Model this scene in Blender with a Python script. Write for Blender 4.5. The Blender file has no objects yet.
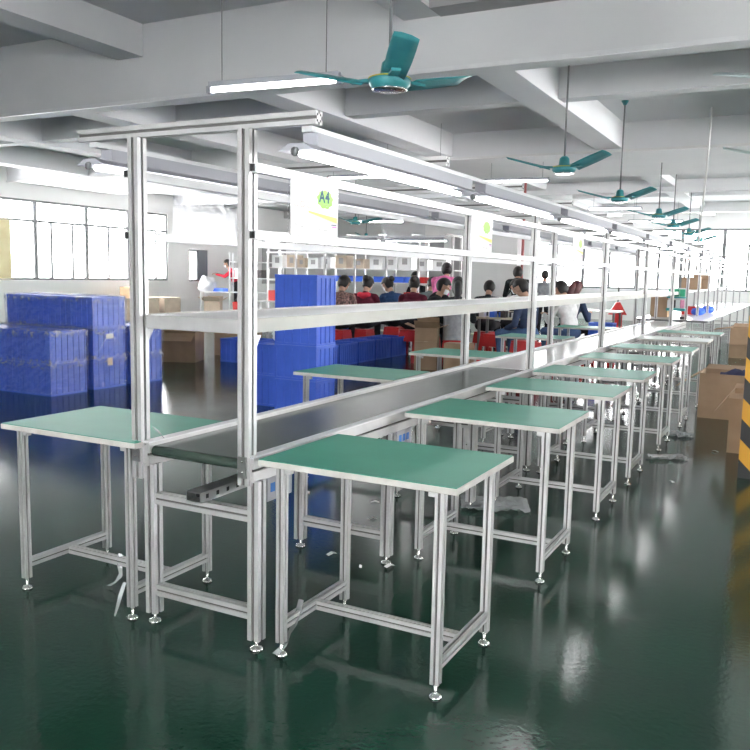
import bpy, bmesh, math, random
import numpy as np
from mathutils import Vector, Matrix
random.seed(7)
PI = math.pi
S = bpy.context.scene
COL = S.collection

# ------------------------------------------------------------------ materials
def nmat(name, base, rough=0.5, metal=0.0, spec=0.5):
    m = bpy.data.materials.new(name); m.use_nodes = True
    b = m.node_tree.nodes['Principled BSDF']
    b.inputs['Base Color'].default_value = (*base, 1)
    b.inputs['Roughness'].default_value = rough
    b.inputs['Metallic'].default_value = metal
    b.inputs['Specular IOR Level'].default_value = spec
    return m
def vary(m, c1, c2, scale=6, detail=4, bump=0.0, bscale=60, rough=None, stretch=(1, 1, 1)):
    nt = m.node_tree; b = nt.nodes['Principled BSDF']
    tc = nt.nodes.new('ShaderNodeTexCoord'); mp = nt.nodes.new('ShaderNodeMapping'); mp.inputs['Scale'].default_value = stretch
    nt.links.new(tc.outputs['Object'], mp.inputs['Vector'])
    n = nt.nodes.new('ShaderNodeTexNoise'); n.inputs['Scale'].default_value = scale; n.inputs['Detail'].default_value = detail
    nt.links.new(mp.outputs['Vector'], n.inputs['Vector'])
    r = nt.nodes.new('ShaderNodeValToRGB'); r.color_ramp.elements[0].color = (*c1, 1); r.color_ramp.elements[1].color = (*c2, 1)
    r.color_ramp.elements[0].position = .3; r.color_ramp.elements[1].position = .7
    nt.links.new(n.outputs['Fac'], r.inputs['Fac']); nt.links.new(r.outputs['Color'], b.inputs['Base Color'])
    if rough:
        q = nt.nodes.new('ShaderNodeMapRange'); q.inputs['To Min'].default_value = rough[0]; q.inputs['To Max'].default_value = rough[1]
        nt.links.new(n.outputs['Fac'], q.inputs['Value']); nt.links.new(q.outputs['Result'], b.inputs['Roughness'])
    if bump:
        n2 = nt.nodes.new('ShaderNodeTexNoise'); n2.inputs['Scale'].default_value = bscale; n2.inputs['Detail'].default_value = 3
        nt.links.new(mp.outputs['Vector'], n2.inputs['Vector'])
        bp = nt.nodes.new('ShaderNodeBump'); bp.inputs['Strength'].default_value = bump; bp.inputs['Distance'].default_value = .01
        nt.links.new(n2.outputs['Fac'], bp.inputs['Height']); nt.links.new(bp.outputs['Normal'], b.inputs['Normal'])
    return m
def emat(name, col, st):
    m = bpy.data.materials.new(name); m.use_nodes = True; nt = m.node_tree; nt.nodes.clear()
    e = nt.nodes.new('ShaderNodeEmission'); e.inputs[0].default_value = (*col, 1); e.inputs[1].default_value = st
    o = nt.nodes.new('ShaderNodeOutputMaterial'); nt.links.new(e.outputs[0], o.inputs[0]); return m
def clearmat(name, tint, gloss, rough, bump=0.0, bscale=12, diff=0.0):
    m = bpy.data.materials.new(name); m.use_nodes = True; nt = m.node_tree; nt.nodes.clear()
    t = nt.nodes.new('ShaderNodeBsdfTransparent'); t.inputs[0].default_value = (*tint, 1)
    g = nt.nodes.new('ShaderNodeBsdfGlossy'); g.inputs['Roughness'].default_value = rough
    mx = nt.nodes.new('ShaderNodeMixShader'); mx.inputs[0].default_value = gloss
    nt.links.new(t.outputs[0], mx.inputs[1]); nt.links.new(g.outputs[0], mx.inputs[2])
    last = mx
    if diff:
        d = nt.nodes.new('ShaderNodeBsdfDiffuse'); d.inputs[0].default_value = (.9, .92, .95, 1)
        m2 = nt.nodes.new('ShaderNodeMixShader'); m2.inputs[0].default_value = diff
        nt.links.new(mx.outputs[0], m2.inputs[1]); nt.links.new(d.outputs[0], m2.inputs[2]); last = m2
    if bump:
        tc = nt.nodes.new('ShaderNodeTexCoord')
        n = nt.nodes.new('ShaderNodeTexNoise'); n.inputs['Scale'].default_value = bscale; n.inputs['Detail'].default_value = 5; n.inputs['Distortion'].default_value = 1.5
        nt.links.new(tc.outputs['Object'], n.inputs['Vector'])
        bp = nt.nodes.new('ShaderNodeBump'); bp.inputs['Strength'].default_value = bump; bp.inputs['Distance'].default_value = .03
        nt.links.new(n.outputs['Fac'], bp.inputs['Height']); nt.links.new(bp.outputs['Normal'], g.inputs['Normal'])
    o = nt.nodes.new('ShaderNodeOutputMaterial'); nt.links.new(last.outputs[0], o.inputs[0]); return m

M = {}
M['floor'] = vary(nmat('epoxy floor', (.02, .06, .045), .2, 0, .45), (.008, .036, .022), (.013, .050, .033), 1.6, 6, .06, 45, (.07, .2))
M['ceil'] = vary(nmat('ceiling paint', (.6, .6, .6), .9), (.78, .78, .80), (.83, .83, .845), .7, 4, .04, 30)
M['beam'] = vary(nmat('beam paint', (.6, .6, .6), .9), (.73, .73, .745), (.79, .79, .80), .9, 4, .04, 30)
M['wall'] = vary(nmat('wall paint', (.6, .6, .6), .85), (.86, .85, .845), (.91, .90, .895), 1.1, 5, .05, 25)
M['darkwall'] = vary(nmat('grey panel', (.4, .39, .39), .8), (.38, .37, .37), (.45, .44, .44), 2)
M['alu'] = vary(nmat('anodised aluminium', (.6, .6, .61), .38, .55), (.62, .61, .61), (.74, .73, .73), 9, 3, .03, 80, (.3, .45))
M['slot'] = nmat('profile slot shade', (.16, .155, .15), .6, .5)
M['rail'] = vary(nmat('white coated rail', (.8, .8, .8), .4, .2), (.76, .76, .78), (.85, .85, .86), 6)
M['steel'] = vary(nmat('zinc steel', (.5, .5, .5), .28, .9), (.42, .42, .42), (.6, .6, .6), 14)
M['chrome'] = nmat('plated foot', (.75, .74, .72), .2, .95)
M['black'] = nmat('black plastic', (.015, .015, .016), .45)
M['mat'] = vary(nmat('green antistatic mat', (.05, .27, .18), .42, 0, .4), (.042, .25, .172), (.052, .285, .198), 5, 5, .02, 120)
M['matgrey'] = vary(nmat('grey film mat', (.5, .56, .53), .4), (.46, .53, .50), (.56, .61, .58), 5)
M['edge'] = vary(nmat('board edge', (.6, .58, .53), .55), (.5, .48, .45), (.64, .62, .58), 12)
M['belt'] = vary(nmat('pvc belt', (.03, .05, .04), .2, 0, .6), (.022, .040, .031), (.045, .066, .054), 3, 3, .02, 20, (.16, .26))
M['beltedge'] = nmat('belt roll green', (.012, .07, .05), .35)
M['white'] = vary(nmat('white laminate', (.82, .82, .83), .3), (.91, .91, .915), (.95, .95, .95), 3, 3, .02, 10)
M['gloss'] = nmat('glossy white laminate', (.93, .93, .93), .2, 0, .8)
M['shelfedge'] = vary(nmat('shelf edge', (.7, .68, .64), .5), (.52, .51, .475), (.58, .57, .53), 7)
M['lampwhite'] = nmat('lamp enamel', (.44, .445, .49), .35)
M['tube'] = emat('lit tube', (1, .98, .97), 17.0)
M['fan'] = vary(nmat('fan teal enamel', (.04, .28, .30), .35), (.03, .23, .25), (.06, .32, .34), 5)
M['fanpale'] = nmat('fan pale enamel', (.6, .68, .68), .35)
M['yellow'] = nmat('yellow ring', (.65, .55, .05), .4)
M['frame'] = nmat('window frame grey', (.2, .205, .21), .5, .2)
M['glass'] = clearmat('window glass', (.97, .98, .98), .05, .02)
M['clear'] = clearmat('clear sleeve', (.94, .945, .96), .035, .12, .2, 5, .01)
M['sleeve'] = clearmat('poster sleeve', (.97, .97, .98), .02, .2)
def paint_glints(m):  # paints the film's glints as white diffuse streaks in height bands
    nt = m.node_tree; N = nt.nodes; L = nt.links
    out = [n for n in N if n.type == 'OUTPUT_MATERIAL'][0]; prev = out.inputs[0].links[0].from_socket
    tc = N.new('ShaderNodeTexCoord'); no = N.new('ShaderNodeTexNoise'); no.inputs['Scale'].default_value = 13; no.inputs['Detail'].default_value = 6; no.inputs['Distortion'].default_value = 2.2
    L.new(tc.outputs['Object'], no.inputs['Vector']); rp = N.new('ShaderNodeValToRGB'); rp.color_ramp.elements[0].position = .53; rp.color_ramp.elements[1].position = .62; L.new(no.outputs['Fac'], rp.inputs['Fac'])
    sp = N.new('ShaderNodeSeparateXYZ'); L.new(tc.outputs['Object'], sp.inputs[0]); tot = None
    for zc, w in ((.36, .075), (.71, .08), (1.06, .05)):
        a = N.new('ShaderNodeMath'); a.operation = 'SUBTRACT'; L.new(sp.outputs['Z'], a.inputs[0]); a.inputs[1].default_value = zc
        b = N.new('ShaderNodeMath'); b.operation = 'ABSOLUTE'; L.new(a.outputs[0], b.inputs[0])
        c = N.new('ShaderNodeMapRange'); c.inputs['From Min'].default_value = 0; c.inputs['From Max'].default_value = w; c.inputs['To Min'].default_value = .75; c.inputs['To Max'].default_value = .04; L.new(b.outputs[0], c.inputs['Value'])
        if tot is None: tot = c.outputs[0]
        else:
            d = N.new('ShaderNodeMath'); d.operation = 'MAXIMUM'; L.new(tot, d.inputs[0]); L.new(c.outputs[0], d.inputs[1]); tot = d.outputs[0]
    mu = N.new('ShaderNodeMath'); mu.operation = 'MULTIPLY'; L.new(rp.outputs['Color'], mu.inputs[0]); L.new(tot, mu.inputs[1])
    df = N.new('ShaderNodeBsdfDiffuse'); df.inputs[0].default_value = (.85, .88, .95, 1)
    mx = N.new('ShaderNodeMixShader'); L.new(mu.outputs[0], mx.inputs[0]); L.new(prev, mx.inputs[1]); L.new(df.outputs[0], mx.inputs[2]); L.new(mx.outputs[0], out.inputs[0]); return m
M['film'] = clearmat('stretch film', (.96, .97, .99), .10, .1, 1.0, 7, .02)
M['bag'] = clearmat('thin bag', (.9, .92, .92), .3, .2, .9, 18, .25)
M['blue'] = vary(nmat('blue crate plastic', (.03, .08, .5), .36), (.055, .13, .60), (.075, .165, .72), 4)
M['blue2'] = nmat('blue bin plastic', (.05, .16, .75), .4)
M['card'] = vary(nmat('cardboard', (.42, .28, .17), .8), (.34, .225, .14), (.41, .28, .18), 5, 4, .03, 60)
M['cardin'] = vary(nmat('cardboard inside', (.3, .2, .13), .85), (.24, .16, .105), (.31, .21, .14), 5)
M['cardpale'] = vary(nmat('pale carton', (.62, .5, .38), .8), (.56, .46, .36), (.66, .55, .43), 5)
M['tape'] = nmat('packing tape', (.5, .38, .22), .3)
M['red'] = nmat('red plastic', (.62, .03, .03), .4)
M['yel'] = nmat('yellow tray', (.75, .6, .1), .45)
M['hazard'] = None
M['navy'] = vary(nmat('navy cloth', (.02, .025, .08), .9), (.014, .018, .06), (.03, .035, .1), 12)
M['paper'] = nmat('white paper', (.85, .85, .84), .7)
M['postersheet'] = nmat('poster paper', (.66, .655, .65), .8)
M['sign_yellow'] = nmat('pale yellow print', (.78, .66, .2), .7)
M['sign_green'] = nmat('lime print', (.30, .60, .14), .7)
M['sign_dark'] = nmat('slate print', (.04, .09, .13), .7)
M['sign_pink'] = nmat('pink print', (.8, .38, .34), .7)
M['sign_mag'] = nmat('magenta print', (.65, .15, .68), .7)
M['label_blue'] = nmat('blue label print', (.05, .2, .6), .6)
M['cream'] = nmat('cream table top', (.72, .68, .52), .5)
M['ply'] = vary(nmat('yellowed plywood', (.75, .6, .32), .8), (.8, .68, .4), (.88, .78, .5), 3)
M['conduit'] = nmat('white hose', (.75, .74, .73), .5)
M['skin'] = nmat('skin', (.56, .34, .24), .6)
M['lips'] = nmat('lips', (.45, .16, .14), .5)
M['hair'] = vary(nmat('black hair', (.012, .01, .01), .5), (.008, .007, .007), (.022, .018, .016), 40, 3, .3, 160, None, (1, 1, .2))
M['hairred'] = nmat('dark red hair', (.09, .02, .02), .5)
M['mask'] = nmat('face mask', (.78, .83, .86), .8)
M['eye'] = nmat('eye dark', (.02, .015, .012), .2)
M['teal'] = nmat('turquoise tray', (.05, .4, .42), .5)
M['greenthing'] = nmat('green packet', (.04, .35, .2), .5)
M['pinkthing'] = nmat('pink packet', (.75, .3, .45), .5)
M['darkgoods'] = vary(nmat('dark goods', (.05, .05, .06), .7), (.03, .03, .04), (.12, .1, .1), 20)
M['shutter'] = nmat('dark grey sash', (.13, .14, .16), .5)
M['pipe'] = nmat('red fire pipe', (.36, .10, .10), .5)
M['fluff'] = nmat('white foam bag', (.9, .9, .92), .8)
def cloth(name, c, c2=None, scale=14):
    m = nmat(name, c, .9, 0, .2)
    return vary(m, c, c2 or tuple(x * 1.35 + .004 for x in c), scale, 4, .1, 60)
def hazard():
    m = nmat('hazard stripes', (0, 0, 0), .55); nt = m.node_tree; b = nt.nodes['Principled BSDF']
    tc = nt.nodes.new('ShaderNodeTexCoord'); sp = nt.nodes.new('ShaderNodeSeparateXYZ'); nt.links.new(tc.outputs['Object'], sp.inputs[0])
    a = nt.nodes.new('ShaderNodeMath'); a.operation = 'ADD'; nt.links.new(sp.outputs['X'], a.inputs[0]); nt.links.new(sp.outputs['Z'], a.inputs[1])
    s = nt.nodes.new('ShaderNodeMath'); s.operation = 'ADD'; nt.links.new(a.outputs[0], s.inputs[0]); nt.links.new(sp.outputs['Y'], s.inputs[1])
    k = nt.nodes.new('ShaderNodeMath'); k.operation = 'MULTIPLY'; k.inputs[1].default_value = 1 / .30; nt.links.new(s.outputs[0], k.inputs[0])
    f = nt.nodes.new('ShaderNodeMath'); f.operation = 'FRACT'; nt.links.new(k.outputs[0], f.inputs[0])
    g = nt.nodes.new('ShaderNodeMath'); g.operation = 'GREATER_THAN'; g.inputs[1].default_value = .5; nt.links.new(f.outputs[0], g.inputs[0])
    mx = nt.nodes.new('ShaderNodeMix'); mx.data_type = 'RGBA'
    mx.inputs[6].default_value = (.018, .018, .02, 1); mx.inputs[7].default_value = (.62, .31, .02, 1)
    nt.links.new(g.outputs[0], mx.inputs[0]); nt.links.new(mx.outputs[2], b.inputs['Base Color']); return m
M['hazard'] = hazard()

paint_glints(M['film'])
# ------------------------------------------------------------------ mesh helpers
class MB:
    """collects verts/faces, builds ONE mesh object"""
    def __init__(s): s.v = []; s.f = []; s.mi = []; s.mats = []; s.sm = []
    def mat(s, m):
        if m not in s.mats: s.mats.append(m)
        return s.mats.index(m)
    def add(s, verts, faces, m=None, smooth=False):
        o = len(s.v); s.v += [tuple(p) for p in verts]; k = s.mat(m) if m else 0
        for f in faces: s.f.append([i + o for i in f]); s.mi.append(k); s.sm.append(smooth)
        return s
    def box(s, x0, x1, y0, y1, z0, z1, m=None, T=None):
        v = [(x0, y0, z0), (x1, y0, z0), (x1, y1, z0), (x0, y1, z0), (x0, y0, z1), (x1, y0, z1), (x1, y1, z1), (x0, y1, z1)]
        if T: v = [T @ Vector(p) for p in v]
        return s.add(v, [(3, 2, 1, 0), (4, 5, 6, 7), (0, 1, 5, 4), (1, 2, 6, 5), (2, 3, 7, 6), (3, 0, 4, 7)], m)
    def tube(s, pts, r, n=8, m=None, caps=True):
        pts = [Vector(p) for p in pts]; rr = r if isinstance(r, (list, tuple)) else [r] * len(pts)
        V = []; F = []
        for i, p in enumerate(pts):
            d = (pts[min(i + 1, len(pts) - 1)] - pts[max(i - 1, 0)]).normalized()
            a = d.orthogonal().normalized() if i == 0 else (a - d * a.dot(d)).normalized()
            b = d.cross(a)
            for k in range(n):
                t = 2 * PI * k / n; V.append(p + (a * math.cos(t) + b * math.sin(t)) * rr[i])
        for i in range(len(pts) - 1):
            for k in range(n): F.append((i * n + k, i * n + (k + 1) % n, (i + 1) * n + (k + 1) % n, (i + 1) * n + k))
        if caps: F.append(tuple(range(n - 1, -1, -1))); F.append(tuple(range((len(pts) - 1) * n, len(pts) * n)))
        return s.add(V, F, m, True)
    def lathe(s, prof, c=(0, 0, 0), n=16, m=None):
        V = []; F = []
        for r, z in prof:
            for k in range(n):
                t = 2 * PI * k / n; V.append((c[0] + r * math.cos(t), c[1] + r * math.sin(t), c[2] + z))
        for i in range(len(prof) - 1):
            for k in range(n): F.append((i * n + k, i * n + (k + 1) % n, (i + 1) * n + (k + 1) % n, (i + 1) * n + k))
        F.append(tuple(range(n - 1, -1, -1))); F.append(tuple(range((len(prof) - 1) * n, len(prof) * n)))
        return s.add(V, F, m, True)
    def prism(s, poly, axis, a, b, m=None):
        """poly of 2-D points in the other two axes, extruded along axis"""
        def P(p, t):
            return {'x': (t, p[0], p[1]), 'y': (p[0], t, p[1]), 'z': (p[0], p[1], t)}[axis]
        n = len(poly); V = [P(p, a) for p in poly] + [P(p, b) for p in poly]
        F = [(i, (i + 1) % n, n + (i + 1) % n, n + i) for i in range(n)] + [tuple(range(n - 1, -1, -1)), tuple(range(n, 2 * n))]
        return s.add(V, F, m)
    def bar(s, axis, a, b, c1, c2, w, h, slot=True):
        """aluminium slot profile"""
        if not slot:
            return s.prism([(c1 - w / 2, c2 - h / 2), (c1 + w / 2, c2 - h / 2), (c1 + w / 2, c2 + h / 2), (c1 - w / 2, c2 + h / 2)], axis, a, b, M['alu'])
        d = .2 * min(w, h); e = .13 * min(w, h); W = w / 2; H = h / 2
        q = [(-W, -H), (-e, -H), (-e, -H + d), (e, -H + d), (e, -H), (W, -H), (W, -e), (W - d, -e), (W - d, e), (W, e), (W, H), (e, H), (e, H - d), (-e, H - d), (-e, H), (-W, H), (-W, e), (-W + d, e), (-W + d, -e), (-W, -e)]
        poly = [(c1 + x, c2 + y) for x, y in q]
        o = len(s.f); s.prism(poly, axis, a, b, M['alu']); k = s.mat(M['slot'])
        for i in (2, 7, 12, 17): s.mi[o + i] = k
        return s
    def sphere(s, c, r, T=None, nu=16, nv=10, m=None):
        r = r if isinstance(r, (tuple, list)) else (r, r, r); V = []; F = []
        for i in range(nv + 1):
            ph = PI * i / nv
            for k in range(nu):
                t = 2 * PI * k / nu; p = Vector((r[0] * math.sin(ph) * math.cos(t), r[1] * math.sin(ph) * math.sin(t), r[2] * math.cos(ph))) + Vector(c)
                V.append(T @ p if T else p)
        for i in range(nv):
            for k in range(nu): F.append((i * nu + k, (i + 1) * nu + k, (i + 1) * nu + (k + 1) % nu, i * nu + (k + 1) % nu))
        return s.add(V, F, m, True)
    def build(s, name, m=None, parent=None, bevel=0):
        me = bpy.data.meshes.new(name); me.from_pydata(s.v, [], s.f)
        if m and not s.mats: me.materials.append(m)
        for q in s.mats: me.materials.append(q)
        me.polygons.foreach_set('material_index', s.mi); me.polygons.foreach_set('use_smooth', s.sm); me.update()
        bm = bmesh.new(); bm.from_mesh(me); bmesh.ops.recalc_face_normals(bm, faces=bm.faces); bm.to_mesh(me); bm.free()
        o = bpy.data.objects.new(name, me); COL.objects.link(o)
        if parent: o.parent = parent
        if bevel:
            b = o.modifiers.new('bevel', 'BEVEL'); b.width = bevel; b.segments = 2; b.limit_method = 'ANGLE'
        return o
def tag(o, label, cat, group=None, kind=None):
    o['label'] = label; o['category'] = cat
    if group: o['group'] = group
    if kind: o['kind'] = kind
    return o
def thing(name, label, cat, loc=(0, 0, 0), rz=0, group=None):
    o = bpy.data.objects.new(name, None); o.empty_display_size = .1; COL.objects.link(o)
    o.location = loc; o.rotation_euler = (0, 0, rz); return tag(o, label, cat, group)
def copy_tree(o, parent=None):
    c = o.copy(); COL.objects.link(c)
    if parent: c.parent = parent
    for ch in list(o.children): copy_tree(ch, c)
    return c
def dup(o, loc, rz=None, label=None, group=None):
    c = copy_tree(o); c.location = loc
    if rz is not None: c.rotation_euler = (0, 0, rz)
    if label: c['label'] = label
    if group: c['group'] = group
    return c
def struct(name, mb, m, parent=None):
    o = mb.build(name, m, parent)
    if not parent: o['kind'] = 'structure'
    return o
def box(name, x0, x1, y0, y1, z0, z1, m, parent=None, bevel=0): return MB().box(x0, x1, y0, y1, z0, z1).build(name, m, parent, bevel)

# ------------------------------------------------------------------ room shell
XL, XR, YF, YB, ZC = -16.0, 9.0, -8.0, 27.0, 4.45
SILL, HEAD = 1.1, 3.14
struct('floor', MB().box(XL - .3, XR + .3, YF - .3, YB + .3, -.1, 0), M['floor'])
struct('ceiling', MB().box(XL - .3, XR + .3, YF - .3, YB + .3, ZC, ZC + .2), M['ceil'])
def wall_x(name, x0, x1, ya, yb, holes):        # wall running along Y, holes = [(y0,y1,z0,z1)]
    mb = MB(); y = ya
    for h in holes:
        mb.box(x0, x1, y, h[0], 0, ZC); mb.box(x0, x1, h[0], h[1], 0, h[2]); mb.box(x0, x1, h[0], h[1], h[3], ZC); y = h[1]
    mb.box(x0, x1, y, yb, 0, ZC); return struct(name, mb, M['wall'])
def wall_y(name, y0, y1, xa, xb, holes):
    mb = MB(); x = xa
    for h in holes:
        mb.box(x, h[0], y0, y1, 0, ZC); mb.box(h[0], h[1], y0, y1, 0, h[2]); mb.box(h[0], h[1], y0, y1, h[3], ZC); x = h[1]
    mb.box(x, xb, y0, y1, 0, ZC); return struct(name, mb, M['wall'])
LW = [5.85, 7.5, 9.15, 10.83, 12.48, 14.19, 15.79, 17.42]
wall_x('wall_left', XL - .25, XL, YF - .25, YB + .25, [(LW[0], LW[-1], SILL, HEAD), (18.4, 19.35, 1.08, 2.1)])
BW = [-7.3, -5.4, -3.55, -2.1, -.79, .7, 2.4]
wall_y('wall_back', YB, YB + .25, XL, XR, [(BW[0], BW[-1], SILL, HEAD)])
wall_x('wall_right', XR, XR + .25, YF - .25, YB + .25, [(-4, 0, 1.0, 3.0), (8, 20, .9, 3.2)])  # out of view; window openings put in and sized for side light
wall_y('wall_front', YF - .25, YF, XL, XR, [(-1.75, 2.75, .9, 3.2)])  # unseen opening behind the camera, added to lighten the legs
wn = [0]
def window(axis, c, a, b, z0, z1, tr, mull, inward=1):
    wn[0] += 1
    o = MB(); fw = .06
    def bx(mb, p, q, z_0, z_1, d0=-.1, d1=-.03):
        lo, hi = sorted((c + inward * d0, c + inward * d1))
        if axis == 'x': mb.box(lo, hi, p, q, z_0, z_1)
        else: mb.box(p, q, lo, hi, z_0, z_1)
    bx(o, a, a + fw, z0, z1); bx(o, b - fw, b, z0, z1); bx(o, a + fw, b - fw, z0, z0 + fw); bx(o, a + fw, b - fw, z1 - fw, z1)
    if tr: bx(o, a + fw, b - fw, tr - .03, tr + .03)
    for m in mull: bx(o, m - .035, m + .035, z0 + fw, (tr or z1) - .03)
    f = struct('window_%d' % wn[0], o, M['frame'])
    g = MB(); bx(g, a + fw, b - fw, z0 + fw, z1 - fw, -.07, -.065); g.build('pane', M['glass'], f)
    return f
for i in range(len(LW) - 1):
    a, b = LW[i], LW[i + 1]; window('x', XL, a, b, SILL, HEAD, 2.61, [(a + b) / 2] if i % 2 else [a + .5, b - .5])
w7 = window('x', XL, 18.4, 19.35, 1.08, 2.1, None, [18.86])
box('sash', XL - .09, XL - .02, 18.87, 19.33, 1.1, 2.08, M['shutter'], w7)
for i in range(len(BW) - 1): window('y', YB, BW[i], BW[i + 1], SILL, HEAD, 2.62, [(BW[i] + BW[i + 1]) / 2], -1)
for a, z0, z1 in ((-4, 1.0, 3.0), (-2, 1.0, 3.0), (8, .9, 3.2), (10, .9, 3.2), (12, .9, 3.2), (14, .9, 3.2), (16, .9, 3.2), (18, .9, 3.2)): window('x', XR, a, a + 2, z0, z1, 2.5, [a + 1], -1)  # unseen windows for the openings added as side light
struct('ceiling_far', MB().box(XL, XR, 5.8, YB, 3.97, 4.06), M['ceil'])
for k in range(2): window('y', YF, -1.75 + 2.25 * k, .5 + 2.25 * k, .9, 3.2, 2.6, [-.6 + 2.25 * k], 1)  # unseen windows filling the opening added for front light
# beams
bi = 0
for y0, y1, zb in ((-.6, -.25, 3.55), (5.6, 5.95, 3.53), (7.75, 8.0, 3.6), (11.65, 15.2, 3.53), (17.7, 18.05, 3.45), (20.2, 20.5, 3.58), (23.8, 24.15, 3.45)):
    struct('beam_cross' if not bi else 'beam_cross.%03d' % bi, MB().box(XL, XR, y0, y1, zb, ZC if y0 < 6 else 3.98), M['beam']); bi += 1
for k, x0 in enumerate((-13.65, -10.6, -7.6, -4.55, -1.55, 1.45, 4.45)):
    struct('beam_long' if not k else 'beam_long.%03d' % k, MB().box(x0, x0 + .43, 5.9, YB, 3.56, 3.98), M['beam'])
for k, x1 in enumerate((-9.8, -5.8, -1.77, 2.25, 6.3)):
    struct('beam_near' if not k else 'beam_near.%03d' % k, MB().box(x1 - .42, x1, YF, 5.65, 4.06, ZC), M['beam'])
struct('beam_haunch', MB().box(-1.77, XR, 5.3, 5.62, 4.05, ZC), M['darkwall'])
struct('ceiling_end', MB().box(XL, XR, 15.2, YB, 3.72, 3.97), M['ceil'])
# trunking under the main beam, pipes
struct('trim_1', MB().box(XL, XR, 5.57, 5.6, 3.50, 3.545), M['rail'])
struct('trim_2', MB().box(XL, XR, 11.61, 11.65, 3.50, 3.54), M['conduit'])
# interior columns
def column(name, x0, x1, y0, y1): return struct(name, MB().box(x0, x1, y0, y1, 0, 3.56), M['wall'])
c1 = column('column_concrete', -4.5, -4.05, 15.4, 15.85)
p = MB().tube([(-3.96, 15.5, 0), (-3.96, 15.5, 3.5)], .03, 10).build('fire_pipe', M['pipe']); tag(p, 'red vertical fire pipe running beside the concrete column', 'pipe')
pc = column('column_striped', 1.42, 1.9, 4.03, 4.5)
MB().box(1.40, 1.92, 4.01, 4.52, 0.0, 1.3).build('hazard_wrap', M['hazard'], pc)
# grey closed panels on the back wall / left wall
for k, (x0, x1) in enumerate(((-11.4, -10.75), (-10.45, -9.85))):
    struct('trim_%d' % (3 + k), MB().box(x0, x1, YB - .04, YB, 1.0, 2.95), M['darkwall'])
struct('trim_5', MB().box(XL, XL + .04, 22.4, 23.9, 1.0, 2.9), M['darkwall'])
o = MB().box(XL + .02, XL + .05, 10.9, 11.66, 1.14, 2.58).build('plywood_sheet', M['ply']); tag(o, 'yellowed plywood sheet covering the window at the near end of the wall', 'board')

# ------------------------------------------------------------------ main assembly line
def foot_mb(x, y, top, r=.024):
    mb = MB(); mb.lathe([(r, 0), (r, .004), (r * .75, .011), (.007, .016), (.006, .02), (.006, top)], (x, y, 0), 14); return mb
FR = -.0; FLX = -.507
line = thing('assembly_line', 'long double-sided aluminium conveyor line with belt, shelf and overhead lamp frame', 'assembly line')
LEN = 12.0
ys = [0, 1.09] + [1.09 + 1.15 * k for k in range(1, 10)]
for y in ys:
    for x in (FLX, 0.0):
        lp = MB().bar('z', .04, .66, x, y, .05, .05).build('leg_post', None, line)
        foot_mb(x, y, .045, .027).build('foot', M['chrome'], lp)
    MB().bar('x', FLX + .025, -.025, y, .143, .04, .045).build('cross_bar', None, line)
    MB().bar('x', FLX + .025, -.025, y, .522, .04, .045).build('cross_bar', None, line)
# side rails (profile panels beside the belt)
for x in (FLX - .012, -.013):
    mb = MB(); mb.bar('y', -.03, LEN, x, .70, .04, .09); mb.box(x - .02, x + .02, -.03, LEN, .7455, .752, M['rail']); mb.build('side_rail', None, line)
# bed + belt (belt rolls over the end roller)
xa, xb = FLX + .012, -.036
mb = MB(); prof = [(3.52, .733)]
for k in range(9):
    t = PI / 2 + PI * k / 8; prof.append((.0 + .021 * math.cos(t), .712 + .021 * math.sin(t)))
prof.append((3.52, .691))
mb.prism(prof, 'x', xa, xb); MBo = mb.build('belt', M['belt'], line)
box('white_belt', xa, xb, 3.54, LEN, .70, .735, M['gloss'], line)
box('bed_plate', xa, xb, .35, LEN, .66, .688, M['alu'], line)
# square steel tube hung under the belt
t = MB(); X0, X1, Z0, Z1 = -.192, -.125, .592, .630; th = .004
t.box(X0, X1, -.17, 4.0, Z1 - th, Z1); t.box(X0, X1, -.17, 4.0, Z0, Z0 + th); t.box(X0, X0 + th, -.17, 4.0, Z0 + th, Z1 - th); t.box(X1 - th, X1, -.17, 4.0, Z0 + th, Z1 - th)
for q in range(len(t.f)): t.mi[q] = t.mat(M['steel'])
k = t
for i in range(10): k.box(X1, X1 + .0008, -.14 + .06 * i, -.125 + .06 * i, Z0 + .012, Z0 + .028, M['black'])
k.box(X0 + .004, X1 - .004, -.12, -.118, Z0 + .004, Z1 - .004, M['black'])
t.build('square_tube', None, line)
# upper posts
PY = [0.0, 3.49, 5.87, 8.2, 10.55]
for y in PY:
    for x in (-.557, -.036):
        MB().bar('z', .64 if x > -.1 else .60, 1.925, x, y - .012, .05, .05).build('upper_post', None, line)
    for x, sx in ((-.557, 1), (-.036, -1)):
        mb = MB().box(x - .02, x + .02, y - .045, y - .037, .67, .75, M['steel'])
        for zz in (.69, .73): mb.lathe([(.008, 0), (.008, .006)], (x, y - .04, zz), 8, M['chrome'])
        mb.build('end_bracket', None, line)
        MB().prism([(y + .014, 1.195), (y + .05, 1.195), (y + .014, 1.14)], 'x', x - .018, x + .018).build('shelf_bracket', M['rail'], line)
        for zz in (1.79, 1.557): box('rail_clip', x - .045 if sx > 0 else x + .028, x - .028 if sx > 0 else x + .045, y - .035, y + .005, zz - .012, zz + .012, M['black'], line)
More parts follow.
